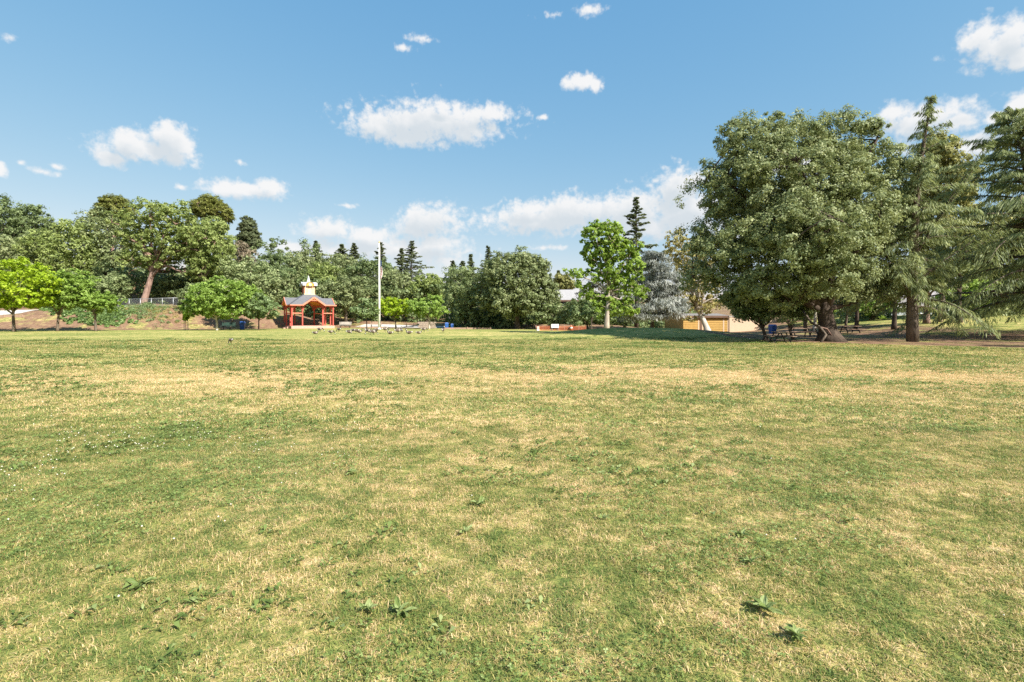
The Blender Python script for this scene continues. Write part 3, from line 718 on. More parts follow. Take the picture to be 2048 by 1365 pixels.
def conifer(name, label, base, H, Rm, mat, bark, rng, nb=60, f0=0.1, droop=0.35, rise=0.15, L=0.3, W=0.06, per=90, prof=0.9, top=None, r0=0.25, jitter=0.3, side=0.4, group=None, extra=(), hang=0.5, cat='tree', mids=None, airy=False):
    """a leader with tiers of drooping boughs set with needle sprays"""
    top = np.array(top if top is not None else (rng.normal() * 0.1, rng.normal() * 0.1, H), float); t = thing(name, label, cat, tuple(base), 0, group)
    mb = MB(); axis = bez(np.zeros(3), np.array([top[0] * (0.15 if mids is None else mids), top[1] * 0.2, H * 0.55]), top, 14); axis[0, 2] = -0.2
    mb.tube(axis, list(r0 * (1.12 - np.linspace(0, 1, 14)) ** 1.1 + 0.015), 9)
    Vs, Ts = [], []
    def bough(p0, az, ln, ri, dr, n, dir0=None):
        m = 11; s = np.linspace(0, 1, m)[:, None]; d = np.array([math.cos(az), math.sin(az), 0]); bend = np.array([-d[1], d[0], 0]) * rng.normal() * 0.12
        P = p0 + d * ln * s + bend * ln * s ** 2 + np.array([0, 0, 1]) * (ri * ln * s - dr * ln * s ** 2)
        mb.tube(P, list(max(0.02, 0.022 * ln ** 0.8) * (1.05 - s[:, 0])), 4, False)
        a = 0.12 + 0.9 * rng.random(n) ** 0.85; ii = np.clip(a, 0, 0.999) * (m - 1); i0 = ii.astype(int); f = (ii - i0)[:, None]
        q = P[i0] * (1 - f) + P[i0 + 1] * f; tan = unit(P[i0 + 1] - P[i0]); lat = np.cross(tan, [0, 0, 1.0]); lat = unit(lat)
        off = (rng.random(n) * 2 - 1) * side * ln * (1.05 - a * 0.8) * (0.35 + 0.65 * np.minimum(1, a * 2.5)); off = np.sign(off) * np.minimum(np.abs(off), 1.5)
        q = q + lat * off[:, None] + tan * (np.abs(off) * 0.6)[:, None] - np.array([0, 0, 1]) * (np.abs(off) * dr * 0.8 + 0.04 * rng.random(n))[:, None] + rng.normal(size=(n, 3)) * 0.05
        tg = unit(tan + lat * np.sign(off)[:, None] * 0.9 + rng.normal(size=(n, 3)) * 0.4 - np.array([0, 0, hang])); nr = unit(np.array([0, 0, 1.0]) + rng.normal(size=(n, 3)) * 0.65)
        nr = unit(nr - tg * (nr * tg).sum(1, keepdims=True)); sd = np.cross(nr, tg); k = (0.6 + 0.8 * rng.random((n, 1)))
        l = L * k; w = W * k / 2
        Vs.append(np.stack([q - tg * l * 0.5, q + sd * w - tg * l * .05, q + tg * l * 0.5, q - sd * w - tg * l * .05], 1)); Ts.append(np.clip(0.5 + 0.3 * rng.normal() * 0.7 + (rng.random(n) - 0.5) * 0.7, 0, 1))
    for i in range(nb):
        f = f0 + (1 - f0) * ((i + rng.random()) / nb) ** 0.92; f = min(f, 0.985); x = f * 13; j = int(x); p0 = axis[j] * (1 - x + j) + axis[j + 1] * (x - j)
        ln = Rm * max(0.05, (1 - f)) ** prof * (1 + jitter * rng.normal()); ln = min(max(ln, 0.3), Rm * 1.3); k = 1.0
        if airy and f > 0.66: ln *= 0.72; k = 0.42
        bough(p0, 2.39996 * i + rng.normal() * 0.3, ln, rise + 0.35 * f + 0.16 * rng.normal(), droop * (1.1 - 0.6 * f), max(8, int(k * per * (0.25 + ln / Rm))))
    for (p0, e, n) in extra:                      # named heavy boughs
        p0 = np.array(p0, float) - np.array(base); e = np.array(e, float) - np.array(base); d = e - p0; ln = math.hypot(d[0], d[1])
        for w in range(3): bough(p0, math.atan2(d[1], d[0]) + rng.normal() * 0.05, ln, d[2] / ln + 0.15 * (w == 0), 0.12, n // 3)
    mb.obj('trunk', bark, t, True); link('crown', quads_mesh('crown', np.concatenate(Vs), np.concatenate(Ts), mat), t)
    return t


def cedars():
    rng = np.random.default_rng(31); Y = 32.5; b = on_ground(1825, Y)
    top = (X_at(1872, Y) - b.x, 0.3, Z_at(188, Y) - b.z)
    ex = [((X_at(1838, Y), Y, Z_at(500, Y)), (X_at(1952, Y), Y - 1.0, Z_at(285, Y)), 900), ((X_at(1836, Y), Y, Z_at(560, Y)), (X_at(1960, Y), Y - 2.0, Z_at(455, Y)), 900),
          ((X_at(1832, Y), Y, Z_at(600, Y)), (X_at(1735, Y), Y - 2.0, Z_at(545, Y)), 700), ((X_at(1830, Y), Y, Z_at(575, Y)), (X_at(1760, Y), Y - 2.4, Z_at(520, Y)), 500)]
    conifer('deodar_cedar', 'deodar cedar with drooping boughs and crooked tip, right of the huge oak', tuple(b), top[2], 4.4, M['cedar'], M['bark'], rng, nb=135, f0=0.12, droop=0.52, rise=0.26, L=0.33, W=0.043, per=250, prof=0.80, top=top, r0=0.30, jitter=0.5, side=0.22, extra=ex, hang=1.7, mids=-0.1, airy=True)
    rng = np.random.default_rng(33); Y = 34.0; b = on_ground(2085, Y)
    conifer('deodar_cedar', 'dark conifer cut by the right edge of the picture', tuple(b), Z_at(220, Y) - b.z, 6.6, M['cedar'], M['bark'], rng, nb=185, f0=0.12, droop=0.48, rise=0.16, L=0.36, W=0.05, per=370, prof=0.62, top=(X_at(2034, Y) - b.x, 0.2, Z_at(220, Y) - b.z), r0=0.4, jitter=0.42, side=0.27, hang=1.5)

    rng = np.random.default_rng(35); b = Vector((37.5, 18.5, float(G(37.5, 18.5))))
    conifer('deodar_cedar', 'conifer beyond the right edge that shades the foot of the slope', tuple(b), 13.5, 5.2, M['cedar'], M['bark'], rng, nb=90, f0=0.12, droop=0.48, rise=0.16, L=0.5, W=0.1, per=70, prof=0.65, r0=0.35, jitter=0.4, side=0.27, hang=1.3)


big_oak(); plane_tree(); blue_cedar(); sycamore(); cedars()


def young_trees():
    G_ = 'young trees along the lawn edge'
    # u of trunk, depth, blobs, leaf, bark, label
    T = [(28, 57, [(20, 570, 62, 44), (60, 585, 44, 36), (-10, 590, 50, 34), (45, 540, 26, 22), (85, 575, 26, 26), (30, 605, 60, 18)], 'lime', 'bark', 'bright lime-green tree at the left edge of the lawn', .17),
         (115, 60, [(135, 585, 44, 32), (150, 570, 30, 26), (115, 570, 24, 24), (165, 600, 26, 18), (125, 605, 30, 14)], 'fresh', 'bark', 'green tree with thin dark trunk, second from the left edge', .15),
         (192, 61, [(190, 610, 40, 13), (212, 605, 26, 16), (168, 600, 26, 16), (205, 618, 28, 9)], 'fresh', 'bark', 'low tree with pale bent trunk beside the ivy bank', .15),
         (434, 63, [(425, 600, 44, 32), (460, 590, 40, 26), (400, 615, 30, 22), (440, 575, 26, 16), (450, 625, 34, 14)], 'fresh', 'bark_pale', 'round green tree with forked white trunk left of the blue bin', .15),
         (461, 70, [(490, 600, 34, 28), (470, 585, 30, 20), (505, 610, 22, 20)], 'fresh', 'bark', 'yellow-green tree peeping out behind the white-trunked tree', .12),
         (517, 65, [(518, 622, 34, 20), (510, 605, 26, 16), (535, 625, 20, 15), (498, 628, 18, 13)], 'greygreen', 'bark_dark', 'small grey-green round tree left of the red gazebo', .09),
         (734, 62, [(733, 622, 22, 18), (730, 607, 14, 14), (745, 628, 12, 12)], 'greygreen', 'bark_dark', 'small grey-green tree just left of the flagpole', .07),
         (792, 72, [(788, 622, 30, 15), (775, 612, 18, 14), (805, 615, 17, 14), (790, 606, 16, 9)], 'lime', 'bark', 'lime-green small tree just right of the flagpole', .12),
         (859, 71, [(855, 622, 34, 15), (840, 612, 22, 14), (870, 610, 18, 14), (880, 625, 14, 10)], 'fresh', 'bark_pale', 'green small tree with pale trunk beside the low wall', .1),
         (1184, 55, [(1183, 626, 17, 13), (1176, 632, 10, 8), (1190, 620, 9, 8)], 'greygreen', 'bark', 'small thin tree between the orange netting and the mound', .08)]
    for i, (u, Y, sp, mt, bk, lab, r0) in enumerate(T):
        rng = np.random.default_rng(100 + i); b = on_ground(u, Y)
        lo = max(v + rv for (_, v, _, rv) in sp)
        sp = [(q[0], q[1] - 2, q[2] * 1.14, q[3] * 1.14) for q in sp]
        make_tree('young_tree', lab, px_blobs(sp, Y, 1.0), b, M[mt], M[bk], rng, R=0.72 if i else 0.9, n=150, L=0.27, W=0.16, r0=r0, nlimb=8, twigs=0.7, dens=1.0, flat=0.62, out=0.9, up=0.5, mind=0.95, sub=7, subr=0.4,
                  split=(X_at(u * .75 + sp[0][0] * .25, Y), Y, max(b.z + 0.9, Z_at(lo - 6, Y))), flare=1.25, limb_r=0.55, group=G_)
    # staked sapling on the bank
    rng = np.random.default_rng(140); Y = 66; b = on_ground(372, Y)
    t = make_tree('sapling', 'tiny staked sapling with bright leaves at the foot of the dry bank', px_blobs([(373, 632, 6, 6), (371, 638, 5, 4)], Y), b, M['lime'], M['bark'], rng, R=0.22, n=40, L=0.2, W=0.13, r0=0.03, nlimb=4, flare=1.0,
                  split=(X_at(372, Y), Y, Z_at(640, Y)))
    wood = plain('stake_wood', (0.42, 0.33, 0.24), 0.8)
    for s in (-0.25, 0.25): MB().bar((s, 0, -0.2), (s, 0, 1.25), 0.05).obj('stake', wood, t)


young_trees()


def woodland():
    """the trees on the hillside and round the far edge of the park"""
    W_ = 'trees of the wooded hillside'
    #  u0,u1,v0,v1,Y, leaf, bark, label
    T = [(-70, 60, 385, 560, 94, 'oak_dark', 'dark oak cut by the left edge, high on the hill'),
         (20, 110, 405, 540, 99, 'oak_dark', 'dark straggly oak whose twiggy top stands against the sky'),
         (-20, 110, 460, 610, 86, 'oak', 'broad green oak behind the bright lime tree'),
         (85, 205, 436, 600, 88, 'oak_olive', 'olive oak above the second young tree'),
         (150, 275, 420, 570, 92, 'oak', 'oak on the hill left of the tall tree with leaning trunk'),
         (190, 262, 545, 618, 79, 'oak_grey', 'grey-green oak bush left of the chain-link fence'),
         (85, 200, 540, 625, 79, 'oak_dark', 'dark low oak over the ivy bank'),
         (300, 385, 550, 612, 85, 'oak_dark', 'dark shrubby oak right behind the chain-link fence'),
         (375, 470, 430, 600, 86, 'oak_olive', 'drooping olive tree with pale hanging foliage right of the leaning trunk'),
         (440, 560, 515, 630, 84, 'oak_grey', 'grey-green oak rising behind the small round tree'),
         (368, 440, 560, 640, 75, 'oak_grey', 'grey-green shrubby tree left of the forked white trunk'),
         (510, 600, 500, 610, 100, 'oak_dark', 'dark oak on the skyline left of the gazebo tower'),
         (560, 650, 495, 610, 103, 'oak', 'oak on the skyline right behind the gazebo tower'),
         (520, 610, 540, 640, 90, 'oak', 'oak behind the left side of the gazebo'),
         (600, 690, 520, 640, 94, 'oak_olive', 'olive oak behind the right side of the gazebo'),
         (635, 740, 505, 600, 101, 'oak', 'tall oak on the skyline between gazebo and flagpole'),
         (640, 745, 545, 635, 83, 'oak', 'spreading oak with grey trunk right of the gazebo'),
         (700, 795, 512, 600, 99, 'oak_dark', 'dark oak on the skyline behind the flagpole'),
         (745, 830, 535, 620, 92, 'oak', 'oak behind the lime-green tree by the flagpole'),
         (815, 900, 545, 625, 90, 'oak_olive', 'yellowish oak above the green tree by the low wall'),
         (880, 985, 530, 645, 76, 'oak_grey', 'grey-green oak left of the big round oak'),
         (955, 1105, 500, 645, 72, 'oak', 'big round oak behind the orange netting'),
         (1060, 1140, 603, 655, 70, 'oak_grey', 'grey-green bushy tree right of the big round oak'),
         (1130, 1215, 590, 655, 66, 'oak_dark', 'dark bush behind the thin tree by the netting'),
         (1210, 1290, 605, 655, 64, 'oak_dark', 'dark bush behind the pale trunk of the mound tree'),
         (1100, 1150, 545, 600, 110, 'autumn', 'olive-gold tree far behind the grey house roof'),
         (1150, 1240, 560, 640, 78, 'russet', 'brownish thin tree behind the fresh green mound tree'),
         (1820, 1930, 255, 560, 48, 'autumn', 'tall olive-gold tree behind the deodar cedar'),
         (1925, 2060, 400, 620, 52, 'autumn', 'olive-gold tree behind the conifer on the right edge'),
         (1690, 1800, 560, 640, 56, 'fresh', 'sunlit green tree seen under the huge oak'),
         (1560, 1660, 590, 645, 62, 'fresh', 'sunlit green bush behind the oak trunk'),
         (1890, 1990, 560, 632, 50, 'plane', 'fresh green bush at the top of the mulched slope'),
         (455, 512, 482, 550, 96, 'russet', 'russet-grey thin tree below the dark rounded conifer')]
    for i, (u0, u1, v0, v1, Y, mt, lab) in enumerate(T):
        rng = np.random.default_rng(200 + i); uc = (u0 + u1) / 2; b = on_ground(uc + (u1 - u0) * 0.05 * rng.normal(), Y + 0.5)
        wm = (u1 - u0) * Y / F; near = Y < 80
        R = 0.115 * wm + 0.42; thin = mt == 'russet'; hero = 'big round oak behind' in lab
        if hero: R = 1.15
        if 'big round oak behind' in lab: bl = px_blobs([(1030, 570, 72, 66), (1010, 545, 46, 42), (1060, 545, 44, 40), (1085, 590, 34, 40), (985, 595, 36, 40), (1030, 600, 50, 40, -2), (1035, 525, 34, 24)], Y)
        else: bl = box_blobs(u0, u1, v0, v1, Y, rng, 7)
        make_tree('oak_tree' if mt.startswith('oak') else 'leafy_tree', lab, bl, b, M[mt], M['bark'], rng, R=R, n=80 if thin else (255 if near else 205), L=0.34 if Y > 80 else 0.27, W=0.22 if Y > 80 else 0.175,
                  r0=0.03 * wm + 0.06, nlimb=9, twigs=0.35 if not thin else 0.9, dens=1.0 if not thin else 0.6, inner=0.06, flat=0.8, group=W_, limb_r=0.4, mind=0.72 if hero else 0.84, sub=10, subr=0.38, out=1.5, rnd=0.45)
    # tall tree with the leaning bare trunk
    rng = np.random.default_rng(300); Y = 80; b = on_ground(284, 79)
    sp = [(300, 430, 50, 30), (350, 440, 44, 34), (270, 470, 40, 30), (330, 490, 60, 36), (395, 480, 44, 40), (260, 520, 30, 20), (310, 525, 40, 18), (400, 530, 30, 40), (430, 500, 24, 30), (240, 440, 26, 20), (360, 412, 22, 12), (285, 412, 24, 12)]
    make_tree('eucalyptus_tree', 'tall open tree with leaning bare trunk above the chain-link fence', px_blobs(sp, Y, 0.9), b, M['oak_olive'], M['bark_red'], rng, R=1.05, n=170, L=0.36, W=0.2, r0=0.52,
              split=(X_at(312, Y), Y, Z_at(520, Y)), lean=(X_at(298, Y), Y, Z_at(570, Y)), nlimb=16, twigs=0.8, dens=0.9, mind=1.1, sub=7, flare=1.15, group=W_, limb_r=0.45, flat=0.65)
    # round-headed pines
    for i, (sp, u, Y, lab) in enumerate([([(225, 412, 30, 22), (205, 430, 24, 16), (245, 425, 22, 18), (230, 445, 36, 12)], 228, 106, 'round-headed olive pine on the hilltop at the left'),
                                         ([(420, 415, 34, 24), (440, 425, 26, 20), (400, 420, 20, 18), (455, 440, 16, 10), (385, 436, 12, 9), (432, 455, 24, 12)], 425, 104, 'round-headed olive pine on the hilltop right of the tall tree')]):
        rng = np.random.default_rng(320 + i); b = on_ground(u, Y)
        make_tree('pine_tree', lab, px_blobs(sp, Y), b, M['pine'], M['bark_red'], rng, R=0.9, n=190, L=0.5, W=0.10, r0=0.35, nlimb=12, twigs=0.7, dens=1.1, flat=0.7, up=0.8, shell=0.3, split=(X_at(u, Y), Y, Z_at(480, Y)), group='pines and conifers on the skyline')
    rng = np.random.default_rng(330); Y = 108; b = on_ground(497, Y)
    make_tree('cypress_tree', 'dark rounded conifer on the skyline left of the gazebo', px_blobs([(496, 462, 14, 26), (500, 480, 18, 26), (490, 485, 14, 24), (495, 445, 9, 13)], Y), b, M['conifer'], M['bark_dark'], rng, R=0.7, n=200, L=0.4, W=0.14, r0=0.3, dens=1.2, group='pines and conifers on the skyline')
    # spires
    S = [(633, 483, 118, 1.6, 'thin spire conifer on the skyline above the gazebo tower'), (684, 489, 118, 2.3, 'broad dark conifer tip between gazebo and flagpole'), (708, 487, 120, 1.9, 'narrow conifer tip next to the broad one left of the flagpole'),
         (761, 486, 122, 2.2, 'dark conifer tip right behind the flagpole top'), (803, 497, 116, 2.4, 'shorter conifer of the pair right of the flagpole'), (822, 482, 118, 3.4, 'taller conifer of the pair right of the flagpole'),
         (905, 523, 110, 2.6, 'conifer tip over the grey-green oak, left one'), (925, 523, 110, 2.4, 'conifer tip over the grey-green oak, right one'),
         (942, 509, 112, 1.8, 'thin bare conifer tip left of the big round oak top'), (977, 494, 112, 2.4, 'tallest conifer tip rising behind the big round oak'), (1117, 541, 130, 1.6, 'distant conifer tip above the grey house roof'), (1273, 395, 72, 2.6, 'tall narrow conifer behind the fresh green mound tree')]
    for i, (u, v, Y, Rm, lab) in enumerate(S):
        rng = np.random.default_rng(400 + i); b = on_ground(u, Y); H = Z_at(v, Y) - b.z
        conifer('conifer_tree', lab, tuple(b), H, Rm * 1.25, M['conifer'], M['bark_dark'], rng, nb=84, f0=0.3, droop=0.35, rise=0.15, L=0.42, W=0.16, per=120, prof=0.75, r0=0.25, side=0.4, hang=0.4, group='pines and conifers on the skyline', jitter=0.35)


woodland()


def undergrowth():
    """low scrub under the trees: one mass"""
    rng = np.random.default_rng(77)
    def mass(name, lab, rows, mat, n, L, W, cat='shrubs'):
        cl, R = [], []
        for (u0, u1, y0, y1, h, k) in rows:
            for _ in range(k):
                Y = y0 + (y1 - y0) * rng.random(); u = u0 + (u1 - u0) * rng.random(); x = X_at(u, Y); x += rng.normal() * 0.8; Y += rng.normal() * 0.5; cl.append((x, Y, G(x, Y) + h * rng.random() ** 1.3)); R.append((0.5 if h > 0.5 else 0.25) + 0.45 * rng.random() * min(1.5, h))
        V, t = leaves(np.array(cl), np.array(R), n, L, W, rng, flat=0.8)
        tag(link(name, quads_mesh(name, V, t, M[mat])), lab, cat, None, 'stuff')
    mass('undergrowth', 'dark scrub filling the shade under the hillside trees', [(-100, 130, 78, 92, 4, 170), (60, 430, 84, 98, 6, 260), (380, 640, 84, 98, 6, 260), (600, 980, 86, 100, 6, 380), (900, 1330, 74, 82, 2.2, 260), (1170, 1420, 90, 102, 7, 130), (900, 1100, 84, 96, 5, 120), (0, 900, 104, 118, 8, 420)], 'oak_dark', 56, 0.46, 0.28)
    mass('ivy_ground_cover', 'dark green ivy carpeting the bank behind the young trees', [(118, 240, 67.5, 80, 0.15, 520), (190, 262, 68, 72, 0.1, 110), (100, 150, 69, 80, 0.1, 70)], 'ivy', 46, 0.26, 0.2, 'ivy')
    mass('bank_grass', 'pale green and straw weeds on the dry bank below the fence', [(255, 345, 69.5, 77, 0.15, 60), (270, 310, 69.5, 75, 0.6, 45)], 'greygreen', 50, 0.3, 0.07, 'weeds')
    mass('dry_bank_grass', 'straw-coloured dry grass tufts on the bank below the fence', [(238, 385, 70, 78, 0.1, 210)], 'sycamore', 34, 0.42, 0.035, 'grass')
    mass('slope_shrubs', 'shrubs along the top of the mulched slope', [(1960, 2150, 46, 52, 2.5, 80), (1560, 1760, 66, 74, 3.2, 80), (1700, 2000, 70, 80, 5, 110), (1690, 1770, 56, 62, 3, 50), (1870, 2120, 53, 58, 4, 90)], 'oak', 80, 0.3, 0.2)


undergrowth()

# ------------------------------------------------------------------ built things
K = dict(red=plain('coral_red_paint', (0.50, 0.088, 0.064), 0.6, 0.18, 2.0), peach=plain('peach_trim_paint', (0.66, 0.23, 0.145), 0.55, 0.12), soffit=plain('orange_boards', (0.70, 0.34, 0.055), 0.6, 0.1),
         shingle=plain('grey_shingles', (0.135, 0.135, 0.145), 0.85, 0.2, 6), cream=plain('cream_paint', (0.74, 0.55, 0.34), 0.55, 0.1), silverroof=plain('pale_metal_roof', (0.58, 0.60, 0.64), 0.4, 0.08, 3, 0.5),
         brick=plain('pinkish_brick', (0.56, 0.33, 0.26), 0.85, 0.2, 8), white=plain('white_paint', (0.8, 0.79, 0.76), 0.45, 0.04), dark=plain('dark_recess', (0.03, 0.028, 0.026), 0.8, 0.2),
         wood=plain('weathered_wood', (0.36, 0.24, 0.17), 0.8, 0.2, 5), metal=plain('galvanised_metal', (0.45, 0.46, 0.47), 0.45, 0.1, 5, 0.5, 0.6), blue=plain('blue_plastic', (0.03, 0.10, 0.34), 0.4, 0.1), green=plain('green_metal', (0.05, 0.10, 0.075), 0.5, 0.1),
         concrete=plain('pale_concrete', (0.50, 0.46, 0.41), 0.9, 0.12, 2), ochre=plain('ochre_boards', (0.50, 0.31, 0.095), 0.75, 0.12), tan=plain('tan_stucco', (0.60, 0.44, 0.31), 0.85, 0.06), greyblue=plain('grey_blue_siding', (0.30, 0.34, 0.39), 0.7, 0.06),
         brown=plain('brown_boards', (0.16, 0.095, 0.065), 0.8, 0.15), roofgrey=plain('grey_roof', (0.20, 0.18, 0.165), 0.85, 0.12), roofwhite=plain('pale_roof', (0.31, 0.30, 0.30), 0.85, 0.14), orange=plain('orange_netting', (0.58, 0.17, 0.08), 0.6, 0.15), stone=plain('tan_stone', (0.42, 0.33, 0.26), 0.9, 0.25, 6), gold=plain('gilded', (0.7, 0.45, 0.1), 0.35, 0.05))


def gazebo():
    Y = 76.5; b = on_ground(617, Y); view = math.atan2(b.x, Y)
    t = thing('gazebo', 'red open gazebo with grey gabled roof and cream tower', 'gazebo', b, -view + math.radians(13.0)); t.scale = (0.95, 0.95, 1.0)
    e, ap, tp = 3.35, 4.45, 4.95; a, o, gw, tw = 3.05, 3.35, 1.62, 0.78; fl = 0.38
    mb = MB(); mb.box(-a - .1, a + .1, -a - .1, a + .1, -0.3, fl); mb.obj('platform', K['brick'], t)
    for k in range(2): MB().box(-a - .12 - 0.35 * (k + 1), -a - .12 - 0.35 * k, -1.2, 1.2, -0.3, fl - 0.13 * (k + 1)).obj('step', K['brick'], t)
    # roof: hip with a cross gable on each side
    kk = (ap - e) / (tp - e); yi = -(o - (o - tw) * kk)
    def rot(p, q): c, s = [(1, 0), (0, 1), (-1, 0), (0, -1)][q]; return (p[0] * c - p[1] * s, p[0] * s + p[1] * c, p[2])
    def roof(dz):
        m = MB()
        for q in range(4):
            P = [(-o, -o, e), (-gw, -o, e), (0, yi, ap), (-tw, -tw, tp), (tw, -tw, tp), (gw, -o, e), (o, -o, e), (0, -o - .25, ap), (-gw - .03, -o - .25, e - .02), (gw + .03, -o - .25, e - .02)]
            P = [rot((p[0], p[1], p[2] + dz), q) for p in P]
            m.add(P, [(0, 1, 2, 3), (3, 2, 4), (4, 2, 5, 6), (7, 2, 1, 8), (7, 9, 5, 2)])
        return m
    rf = roof(0.06).obj('roof', K['shingle'], t); roof(-0.03).obj('soffit', K['soffit'], t)
    for q in range(4):
        for s in (-1, 1):
            m = MB(); m.bar(rot((s * (gw + .08), -o - .27, e - .04), q), rot((s * 0.0, -o - .27, ap + 0.02), q), 0.08, 0.22); m.obj('barge_board', K['peach'], t)
            m = MB(); m.bar(rot((s * (gw + .05), -o, e), q), rot((s * o, -o, e), q), 0.10, 0.16); m.obj('fascia', K['peach'], t)
        m = MB(); m.bar(rot((-0.45, -o - .2, ap - 0.42), q), rot((0.45, -o - .2, ap - 0.42), q), 0.08, 0.10); m.bar(rot((0, -o - .2, ap - 0.5), q), rot((0, -o - .2, ap - 0.08), q), 0.08); m.obj('gable_truss', K['peach'], t)
    # posts, arches and rails
    for q in range(4):
        for x in (-a, -1.55, 1.42):
            m = MB(); p0 = rot((x, -a + .1, fl), q); p1 = rot((x, -a + .1, e), q); m.bar(p0, p1, 0.17); m.obj('post', K['red'], t)
        for x0, x1 in ((-a, -1.55), (1.42, a)):
            c = (x0 + x1) / 2; r = (x1 - x0) / 2 - 0.06; m = MB(); z0 = e - 0.12 - r
            arc = [rot((c + r * math.cos(w), -a + .1, z0 + r * math.sin(w)), q) for w in np.linspace(0, math.pi, 13)]
            for p, p2 in zip(arc, arc[1:]): m.bar(p, p2, 0.10, 0.11)
            m.obj('arch', K['red'], t)
            MB().bar(rot((x0, -a + .1, 2.2), q), rot((x1, -a + .1, 2.2), q), 0.09, 0.13).obj('rail', K['peach'], t)
            MB().bar(rot((x0, -a + .1, e - .06), q), rot((x1, -a + .1, e - .06), q), 0.12, 0.14).obj('beam', K['red'], t)
        m = MB(); arc = [rot((1.42 * math.cos(w), -a + .1, e - 0.75 + 1.35 * math.sin(w)), q) for w in np.linspace(0, math.pi, 17)]
        for p, p2 in zip(arc, arc[1:]): m.bar(p, p2, 0.10, 0.12)
        m.obj('gable_arch', K['red'], t)
    # tower
    w = 0.72; zt = 6.35; m = MB(); m.box(-w, w, -w, w, tp - .25, zt); m.obj('tower', K['cream'], t)
    MB().box(-w - .1, w + .1, -w - .1, w + .1, tp - .05, tp + .16).obj('tower_base', K['cream'], t)
    for q in range(4):
        for s in (-1, 1): m = MB(); m.bar(rot((s * (w - .05), -w - .02, tp + .16), q), rot((s * (w - .05), -w - .02, zt), q), 0.12, 0.1); m.obj('tower_pilaster', K['red'] if q in (3, 1) else K['cream'], t)
        m = MB(); arc = [rot((0.38 * math.cos(g), -w - .02, zt - .62 + 0.38 * math.sin(g)), q) for g in np.linspace(0, math.pi, 11)]; arc = [rot((0.38, -w - .02, tp + .2), q)] + arc + [rot((-.38, -w - .02, tp + .2), q)]
        for p, p2 in zip(arc, arc[1:]): m.bar(p, p2, 0.06, 0.06)
        m.obj('tower_arch', K['peach'], t)
        # little curved gable roofs and clock-like discs
        m = MB(); n = 9; vs = []; R = 0.62
        for g in np.linspace(0, math.pi, n):
            for yy in (-w - .42, 0.0): vs.append(rot((R * math.cos(g), yy, zt + 0.02 + 0.62 * R * math.sin(g) * 1.25), q))
        m.add(vs, [(2 * i, 2 * i + 1, 2 * i + 3, 2 * i + 2) for i in range(n - 1)])
        m.obj('tower_dormer_roof', K['silverroof'], t)
        m = MB(); vs = [rot((0.54 * math.cos(g), -w - .34, zt + 0.64 * 0.62 * math.sin(g) * 1.1), q) for g in np.linspace(0, math.pi, 11)] + [rot((-.54, -w - .34, zt - .1), q), rot((.54, -w - .34, zt - .1), q)]
        m.add(vs, [tuple(range(len(vs)))]); m.obj('dormer_face', K['soffit'], t)
        m = MB(); m.tube([rot((0, -w - .33, zt + .12), q), rot((0, -w - .40, zt + .12), q)], 0.26, 14); m.obj('round_panel', K['cream'], t)
        c = rot((-w - .12, -w - .12, 0), q); MB().box(c[0] - .24, c[0] + .24, c[1] - .24, c[1] + .24, zt - .05, zt + .34).obj('tower_corner', K['silverroof'], t)
    m = MB(); m.tube([(0, 0, zt + .2), (0, 0, zt + .45), (0, 0, zt + .9), (0, 0, zt + 1.5)], [0.5, 0.3, 0.17, 0.02], 8); m.obj('spire', K['silverroof'], t)
    m = MB(); m.tube([(0, 0, zt + 1.45), (0, 0, zt + 1.85)], 0.02, 5); m.obj('finial', K['brown'], t)


def flagpole():
    Y = 70.0; b = on_ground(758.5, Y); H = Z_at(486, Y) - b.z
    t = thing('flagpole', 'tall white flagpole on the lawn right of the gazebo', 'flagpole', b)
    MB().tube([(0, 0, -0.1), (0, 0, H * .5), (0, 0, H)], [0.15, 0.12, 0.06], 12).obj('pole', K['white'], t, True)
    MB().tube([(0, 0, -.05), (0, 0, 0.14)], [0.3, 0.24], 14).obj('base_collar', K['white'], t, True)
    m = MB(); m.add(*ball((0, 0, H + .08), 0.11)); m.obj('ball_finial', K['gold'], t, True)
    MB().tube([(0.16, -0.02, 1.2), (0.16, -.02, H - .3)], 0.01, 4).obj('halyard', K['white'], t)
    # limp flag: folds hanging by the pole, on its own rope
    f = thing('flag', 'limp red, white and blue flag hanging from the flagpole', 'flag', b)
    za = Z_at(518, Y) - b.z; zb = Z_at(553, Y) - b.z
    red = plain('flag_red', (0.55, 0.06, 0.07), 0.7, 0.05); wh = plain('flag_white', (0.75, 0.73, 0.72), 0.7, 0.04); bl = plain('flag_blue', (0.06, 0.10, 0.28), 0.7, 0.05)
    def strip(z0, z1, x0, x1, n=12, ph=0.0):
        m = MB(); vs = []; S = 9
        for i in range(n + 1):
            s = i / n; z = z0 + (z1 - z0) * s
            for j in range(S):
                q = j / (S - 1); wd = (x0 + (x1 - x0) * q) * (0.55 + 0.45 * math.sin(math.pi * min(1, s * 0.9 + 0.1)))
                vs.append((0.16 + wd, -0.03 + 0.09 * math.sin(q * 9 + ph + s * 2), z - 0.35 * q))
        fs = [(i * S + j, i * S + j + 1, (i + 1) * S + j + 1, (i + 1) * S + j) for i in range(n) for j in range(S - 1)]
        m.add(vs, fs); return m
    strip(za, za - 0.42 * (za - zb), 0, 0.16).obj('canton', bl, f, True)
    zc = za - 0.38 * (za - zb)
    for k in range(5): strip(zc - 0.02 * k, zb, 0.02 + 0.055 * k, 0.075 + 0.055 * k, 10, k * 1.3).obj('stripe', red if k % 2 else wh, f, True)


